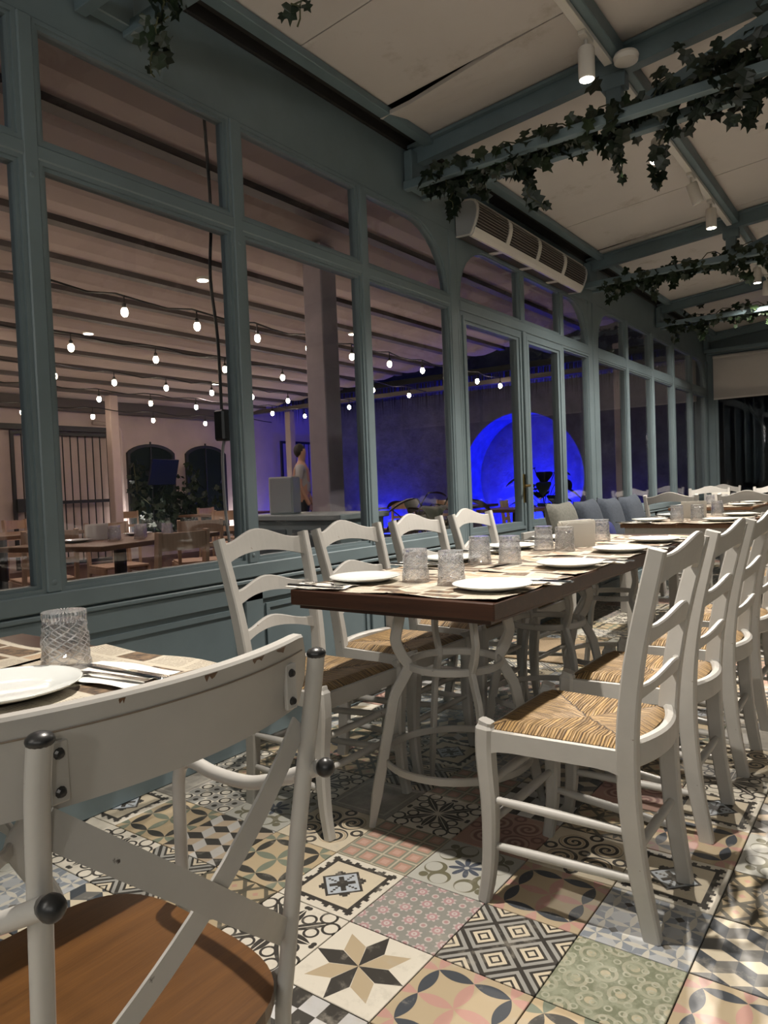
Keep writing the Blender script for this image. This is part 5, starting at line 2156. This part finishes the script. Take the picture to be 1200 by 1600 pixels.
wc0 = make_wood_chair('pale wooden chair just outside the leftmost window pane', (-5.55, 3.05, -0.02), 2.9)
for x, y, rz, lb in ((-8.9, 4.75, 0.4, 'pale wooden chair far out, left pane, before the gate'), (-10.2, 7.0, -0.6, 'pale wooden chair against the post by the gate'), (-5.45, 4.50, 2.6, 'pale wooden chair at the right end of the terrace table'),
                     (-5.9, 3.95, -0.2, 'pale wooden chair behind the terrace table glasses'), (-9.4, 8.2, 0.2, 'pale wooden chair below the second arched window'), (-7.7, 7.0, 2.2, 'pale wooden chair right of the arched windows'),
                     (-7.0, 6.2, -1.0, 'pale wooden chair behind the terrace table end'), (-8.6, 9.3, 2.8, 'pale wooden chair behind the speaker box'), (-6.2, 8.9, -1.4, 'pale wooden chair through the third window, left'),
                     (-5.8, 9.5, -1.5, 'pale wooden chair through the third window, right'), (-4.5, 8.2, 0.3, 'wooden chair in blue light behind the door glass, left'), (-4.0, 8.5, 0.3, 'wooden chair in blue light behind the door glass, right'),
                     (-4.6, 1.75, 1.4, 'pale wooden chair close outside, lower left pane'), (-4.02, 3.02, pi, 'pale wooden chair tucked under the terrace table, window side')):
    dup(wc0, lb, (x, y, -0.02), rz)


def terrace_table(label, loc, rz, w, l):
    t = thing('terrace_table', label, 'table', loc, rz, 'terrace tables')
    MB().cbox(-w / 2, w / 2, -l / 2, l / 2, 0.73, 0.765, 0.004).build('tabletop', FAR_WOOD, t)
    MB().tube([(0, 0, 0.03), (0, 0, 0.73)], 0.045, 10).build('column', BLACK_METAL, t)
    for k in range(4):
        a = pi / 4 + k * pi / 2
        MB().sweep(spline([(0, 0, 0.12), (0.16 * cos(a), 0.16 * sin(a), 0.10), (0.30 * cos(a), 0.30 * sin(a), 0.012)], 3), box_sec(0.04, 0.025), up=(0, 0, 1)).build('foot', BLACK_METAL, t)
    return t


terrace_table('brown terrace table set with glasses outside the large window', (-4.72, 3.18, -0.02), 0.28, 0.85, 1.35)
terrace_table('terrace table outside the leftmost pane', (-6.9, 3.4, -0.02), 0.1, 0.8, 1.2)
terrace_table('terrace table below the arched windows', (-8.5, 7.6, -0.02), 0.1, 0.8, 1.2)
terrace_table('terrace table through the third window', (-5.2, 8.9, -0.02), 0.1, 0.8, 1.2)
terrace_table('terrace table in blue light behind the doors', (-3.7, 7.7, -0.02), 0.1, 0.7, 0.7)
for x, y, lb in ((-4.55, 3.02, 'nearest to the holder on the outdoor table'), (-4.50, 3.20, 'second on the outdoor table'), (-4.68, 3.12, 'third on the outdoor table'), (-4.62, 3.30, 'fourth on the outdoor table'), (-4.45, 3.40, 'at the right end of the outdoor table')):
    place('tumbler', TUMBLER, (x, y, 0.7465), 0.3, 'upturned glass tumbler ' + lb, 'tumbler', 'cut-glass tumblers')
for x, y, rz, lb in ((-4.75, 2.85, 0.2, 'left end of the outdoor table'), (-4.95, 3.5, 0.3, 'far side of the outdoor table')):
    place('dinner_plate', PLATE, (x, y, 0.747), rz, 'white plate at the ' + lb, 'plate', 'white plates')
napkin_holder((-4.80, 3.05, 0.7465), 1.2, 'napkin holder on the outdoor terrace table')
cb = thing('serving_counter', 'pale teal serving counter just outside the second window', 'counter', (-3.5, 3.95, -0.02))
MB().cbox(-0.45, 0.45, -0.25, 0.25, 0.0, 0.86, 0.006).build('body', plain('pale_teal_body', (0.30, 0.38, 0.38), 0.5), cb)
MB().cbox(-0.48, 0.48, -0.28, 0.28, 0.86, 0.90, 0.006).build('worktop', plain('pale_teal_top', (0.42, 0.50, 0.50), 0.45), cb)
for s in (-0.22, 0.22):
    d_ = MB().cbox(s - 0.19, s + 0.19, -0.262, -0.25, 0.10, 0.80, 0.004).build('door', TEAL, cb)
    MB().tube([(s + 0.13, -0.27, 0.45), (s + 0.13, -0.29, 0.47), (s + 0.13, -0.29, 0.58), (s + 0.13, -0.27, 0.60)], 0.006, 6).build('handle', STEEL, d_)
sp = thing('speaker_box', 'pale grey upright box standing on the outdoor counter', 'speaker', (-3.72, 3.90, 0.881), 0.45)
MB().cbox(-0.09, 0.09, -0.10, 0.10, 0.0, 0.27, 0.008).build('cabinet', plain('grey_box', (0.66, 0.68, 0.66), 0.5), sp)
MB().cbox(-0.08, 0.08, -0.106, -0.10, 0.012, 0.258, 0.002).build('front_grille', plain('grey_grille', (0.50, 0.52, 0.52), 0.7), sp)
cb_ = MB().tube(spline([(-2.34, 2.072, 2.60), (-2.335, 2.08, 2.22), (-2.345, 2.07, 1.95), (-2.335, 2.085, 1.70), (-2.345, 2.098, 1.40)], 5), 0.007, 6).build('hanging_cable', CABLE, None)
tag(cb_, 'thin black cable hanging down outside the large window', 'cable')
pg = MB().cbox(-2.375, -2.315, 2.075, 2.135, 1.27, 1.40, 0.008).build('plug_box', BLACK_PLASTIC)
tag(pg, 'small black plug box on the end of the hanging cable', 'plug')
gc = MB().tube(spline([(-2.345, 2.105, 1.275), (-2.345, 2.09, 1.18), (-2.345, 2.10, 0.9), (-2.34, 2.15, 0.62), (-2.34, 2.22, 0.3)], 5), 0.007, 6).build('grey_cable', GREY_CABLE, None)
tag(gc, 'grey cable running on down from the black plug box', 'cable')


def big_plant(label, loc, n, size, seed):
    r = random.Random(seed)
    t = thing('potted_plant', label, 'potted plant', loc)
    MB().lathe([(0.0001, 0.0), (0.13, 0.0), (0.17, 0.30), (0.18, 0.32), (0.16, 0.32), (0.15, 0.28), (0.0001, 0.28)], 20).build('pot', BLACK_METAL, t, True, 40)
    for k in range(n):
        a = k * 2.4 + r.uniform(-0.3, 0.3)
        h = 0.35 + size * (0.35 + 0.75 * k / n)
        rad = size * r.uniform(0.18, 0.42)
        tip = Vector((rad * cos(a), rad * sin(a), h))
        st = MB()
        st.tube(spline([(0, 0, 0.28), (tip.x * 0.35, tip.y * 0.35, 0.28 + (h - 0.28) * 0.7), tip], 4), 0.006, 6)
        st.build('stalk', IVY_STEM, t)
        ln, wd = size * r.uniform(0.34, 0.5), size * r.uniform(0.11, 0.16)
        d = Vector((cos(a), sin(a), r.uniform(-0.35, 0.25))).normalized()
        sd = d.cross(Vector((0, 0, 1))).normalized()
        up = sd.cross(d)
        vs, fs = [], []
        m = 8
        for i in range(m + 1):
            f = i / m
            w = wd * sin(pi * f ** 0.8) ** 0.8 if 0 < f < 1 else 0.002
            c = tip + d * ln * f - Vector((0, 0, 1)) * ln * 0.35 * f * f
            vs += [c - sd * w + up * 0.03 * size * (w / wd), c, c + sd * w + up * 0.03 * size * (w / wd)]
        for i in range(m):
            for j in range(2):
                b = i * 3 + j
                fs.append((b, b + 1, b + 4, b + 3))
        MB().add(vs, fs).build('leaf', DARK_LEAF, t, True)
    return t


big_plant('large-leaved dark potted plant outside, right of the grey column', (-3.15, 5.05, -0.02), 14, 0.62, 3)
big_plant('dark potted plant against the blue light behind the doors', (-4.5, 10.4, -0.02), 16, 0.85, 5)
big_plant('dark potted plant outside the third window', (-4.4, 6.6, -0.02), 12, 0.6, 8)

# ------------------------------------------------------------------ a person standing on the terrace
def person(label, loc, rz, shirt):
    t = thing('person', label, 'person', loc, rz)

    def skin(name, joints, bones, mat, root=0):
        me = bpy.data.meshes.new(name)
        me.from_pydata([j[:3] for j in joints], bones, [])
        o = link(name, me, t)
        sm = o.modifiers.new('skin', 'SKIN')
        sm.use_smooth_shade = True
        for i, j in enumerate(joints):
            v = me.skin_vertices[0].data[i]
            v.radius = (j[3], j[4] if len(j) > 4 else j[3])
            v.use_root = (i == root)
        su = o.modifiers.new('sub', 'SUBSURF')
        su.levels = su.render_levels = 1
        me.materials.append(mat)
        return o
    body = [(0, 0, 0.95, 0.15, 0.11), (0, 0, 1.12, 0.14, 0.10), (0, 0, 1.30, 0.16, 0.11), (0, 0, 1.42, 0.13, 0.09), (0, 0, 1.50, 0.055), (0.02, 0, 1.57, 0.065, 0.075), (0.02, 0, 1.66, 0.075, 0.085), (0.01, 0, 1.73, 0.06, 0.07),
            (0, 0.19, 1.40, 0.055), (0.0, 0.25, 1.14, 0.042), (0.10, 0.23, 0.92, 0.034), (0.14, 0.22, 0.83, 0.036, 0.02),
            (0, -0.19, 1.40, 0.055), (0.0, -0.25, 1.14, 0.042), (0.10, -0.23, 0.92, 0.034), (0.14, -0.22, 0.83, 0.036, 0.02),
            (0, 0.09, 0.86, 0.085), (0.01, 0.10, 0.48, 0.06), (-0.01, 0.10, 0.10, 0.042), (0.12, 0.11, 0.035, 0.038),
            (0, -0.09, 0.86, 0.085), (0.01, -0.10, 0.48, 0.06), (-0.01, -0.10, 0.10, 0.042), (0.12, -0.11, 0.035, 0.038)]
    bn_ = [(0, 1), (1, 2), (2, 3), (3, 4), (4, 5), (5, 6), (6, 7), (3, 8), (8, 9), (9, 10), (10, 11), (3, 12), (12, 13), (13, 14), (14, 15), (0, 16), (16, 17), (17, 18), (18, 19), (0, 20), (20, 21), (21, 22), (22, 23)]
    b = skin('body', body, bn_, SKIN)
    sh = [(0, 0, 0.97, 0.165, 0.125), (0, 0, 1.12, 0.155, 0.115), (0, 0, 1.30, 0.172, 0.122), (0, 0, 1.425, 0.14, 0.10), (0, 0, 1.475, 0.066), (0, 0.19, 1.41, 0.066), (0, 0.235, 1.20, 0.058), (0, -0.19, 1.41, 0.066), (0, -0.235, 1.20, 0.058)]
    skin('shirt', sh, [(0, 1), (1, 2), (2, 3), (3, 4), (3, 5), (5, 6), (3, 7), (7, 8)], shirt)
    tr = [(0, 0, 0.98, 0.16, 0.12), (0, 0, 0.90, 0.155, 0.12), (0, 0.09, 0.84, 0.098), (0.01, 0.10, 0.48, 0.075), (-0.01, 0.10, 0.09, 0.062), (0, -0.09, 0.84, 0.098), (0.01, -0.10, 0.48, 0.075), (-0.01, -0.10, 0.09, 0.062)]
    skin('trousers', tr, [(0, 1), (1, 2), (2, 3), (3, 4), (1, 5), (5, 6), (6, 7)], TROUSERS)
    hb = MB().ball((0.0, 0, 1.665), 0.098, 14, 10, 1.12)
    hair = hb.build('hair', HAIR, t, True)
    hair.scale = (0.92, 0.86, 1.0)
    hair.location = (-0.018, 0, 0.012)
    return t


person('person in a grey shirt and dark trousers standing before the far gate', (-7.6, 8.35, -0.02), 0.6, SHIRT)

# ------------------------------------------------------------------ blue-lit courtyard end wall with a round niche
EY = 13.0
NC, NZ, NR = -6.13, 1.12, 1.27
ew = struct(MB().box(-14, -2.2, EY + 0.75, EY + 0.95, -0.02, 4.2).build('wall_courtyard', STONE))
ring_o, ring_i = [], []
for k in range(48):
    a = 2 * pi * k / 48
    ring_i.append((NC + NR * cos(a), NZ + NR * sin(a)))
    # square-ish outer outline with the same count
    c_, s_ = cos(a), sin(a)
    m_ = max(abs(c_), abs(s_))
    ring_o.append((NC + 1.75 * c_ / m_, NZ + 1.75 * s_ / m_))
MB().ring(ring_o, ring_i, 'y', EY, EY + 0.75).build('niche_surround', STONE, ew)
MB().box(-14, NC - 1.75, EY, EY + 0.75, -0.02, 4.2).build('wall_block', STONE, ew)
MB().box(NC + 1.75, -2.2, EY, EY + 0.75, -0.02, 4.2).build('wall_block', STONE, ew)
MB().box(NC - 1.75, NC + 1.75, EY, EY + 0.75, NZ + 1.75, 4.2).build('wall_block', STONE, ew)
for x, y, z, w_, rx, lb in ((NC, EY + 0.25, -0.02, 1.3, 0.0, 'blue uplight at the foot of the round niche'), (-9.25, EY - 0.32, -0.02, 0.16, 0.0, 'blue uplight washing the stone wall left of the niche'), (-4.0, EY - 0.5, -0.02, 0.02, 0.0, 'blue uplight washing the stone wall right of the niche'), (-10.2, 10.9, -0.02, 0.05, 0.0, 'blue uplight on the plaster wall end')):
    t = thing('blue_uplight', lb, 'uplight', (x, y, z), 0, 'blue courtyard uplights')
    MB().cbox(-0.30, 0.30, -0.05, 0.05, 0.0, 0.06, 0.006).build('housing', BLACK_METAL, t)
    MB().box(-0.28, 0.28, -0.04, 0.04, 0.061, 0.066).build('lens', emit('blue_lens', (0.02, 0.04, 1.0), 8.0) if 'blue_lens' not in bpy.data.materials else bpy.data.materials['blue_lens'], t)
    ld = bpy.data.lights.new('blue_beam', 'AREA')
    ld.shape = 'RECTANGLE'
    ld.size, ld.size_y = 0.56, 0.08
    ld.energy = BLUE_W * w_
    ld.color = (0.006, 0.012, 1.0)
    lo = bpy.data.objects.new('blue_beam', ld)
    COL.objects.link(lo)
    lo.parent = t
    lo.location = (0, 0, 0.08)
    lo.rotation_euler = (pi - 0.35, 0, 0) if y < EY else (pi - 0.5, 0, 0)
# dark reed canopy beyond the awning
rc = thing('reed_canopy', 'dark reed canopy edge hanging beyond the end of the awning', 'canopy', (-6.2, 11.2, 2.15))
r3 = random.Random(4)
MB().box(-4.6, 4.4, -0.1, 1.7, 0.75, 0.85).build('roof_sheet', DARK_ROOF, rc)
fr_ = MB()
for k in range(520):
    x = -4.6 + 9.0 * k / 520
    l_ = r3.uniform(0.35, 0.62)
    d_ = r3.uniform(-0.05, 0.05)
    fr_.add([(x, d_, 0.8), (x + 0.02, d_, 0.8), (x + 0.012, d_ - 0.02, 0.8 - l_)], [(0, 1, 2)])
tag(fr_.build('reed_fringe', BARK, rc), kind='stuff')
# bare tree outside the far glass
tr_ = MB()
tr_.tube(spline([(0, 0, 0), (0.05, 0, 0.8), (0.15, 0.05, 1.5), (0.42, 0.1, 2.1), (0.8, 0.2, 3.0)], 5), 0.07, 8, scale=[1.3 - 0.045 * k for k in range(21)])
tr_.tube(spline([(0.14, 0.05, 1.45), (0.05, 0.0, 1.8), (-0.12, -0.05, 2.1), (-0.3, 0, 2.8)], 4), 0.04, 8, scale=[1.1 - 0.06 * k for k in range(13)])
tr_.tube(spline([(0.18, 0.05, 1.55), (0.36, 0.0, 1.2), (0.40, -0.05, 0.85), (0.36, -0.05, 0.3)], 4), 0.03, 8)
to = tr_.build('tree', BARK, None, True)
to.location = (-1.85, 12.2, -0.02)
tag(to, 'bare dark tree trunk standing outside the far window', 'tree')
struct(MB().box(-2.4, -2.2, 10.64, 16.0, -0.02, 4.0).build('wall_blue_light_block', plain('dark_blocking_wall', (0.05, 0.048, 0.045), 0.9, 0, 0.2, 3)))  # wall added to keep the blue light away from the far window
struct(MB().box(-2.2, 9, 15.8, 16.0, -0.02, 4.0).build('wall_garden', plain('dark_garden_wall', (0.06, 0.055, 0.05), 0.9, 0, 0.2, 3)))
struct(MB().box(-2.2, 9, 10.64, 16.0, -0.12, -0.02).build('floor_garden', plain('garden_paving', (0.06, 0.055, 0.05), 0.9, 0, 0.2, 3)))
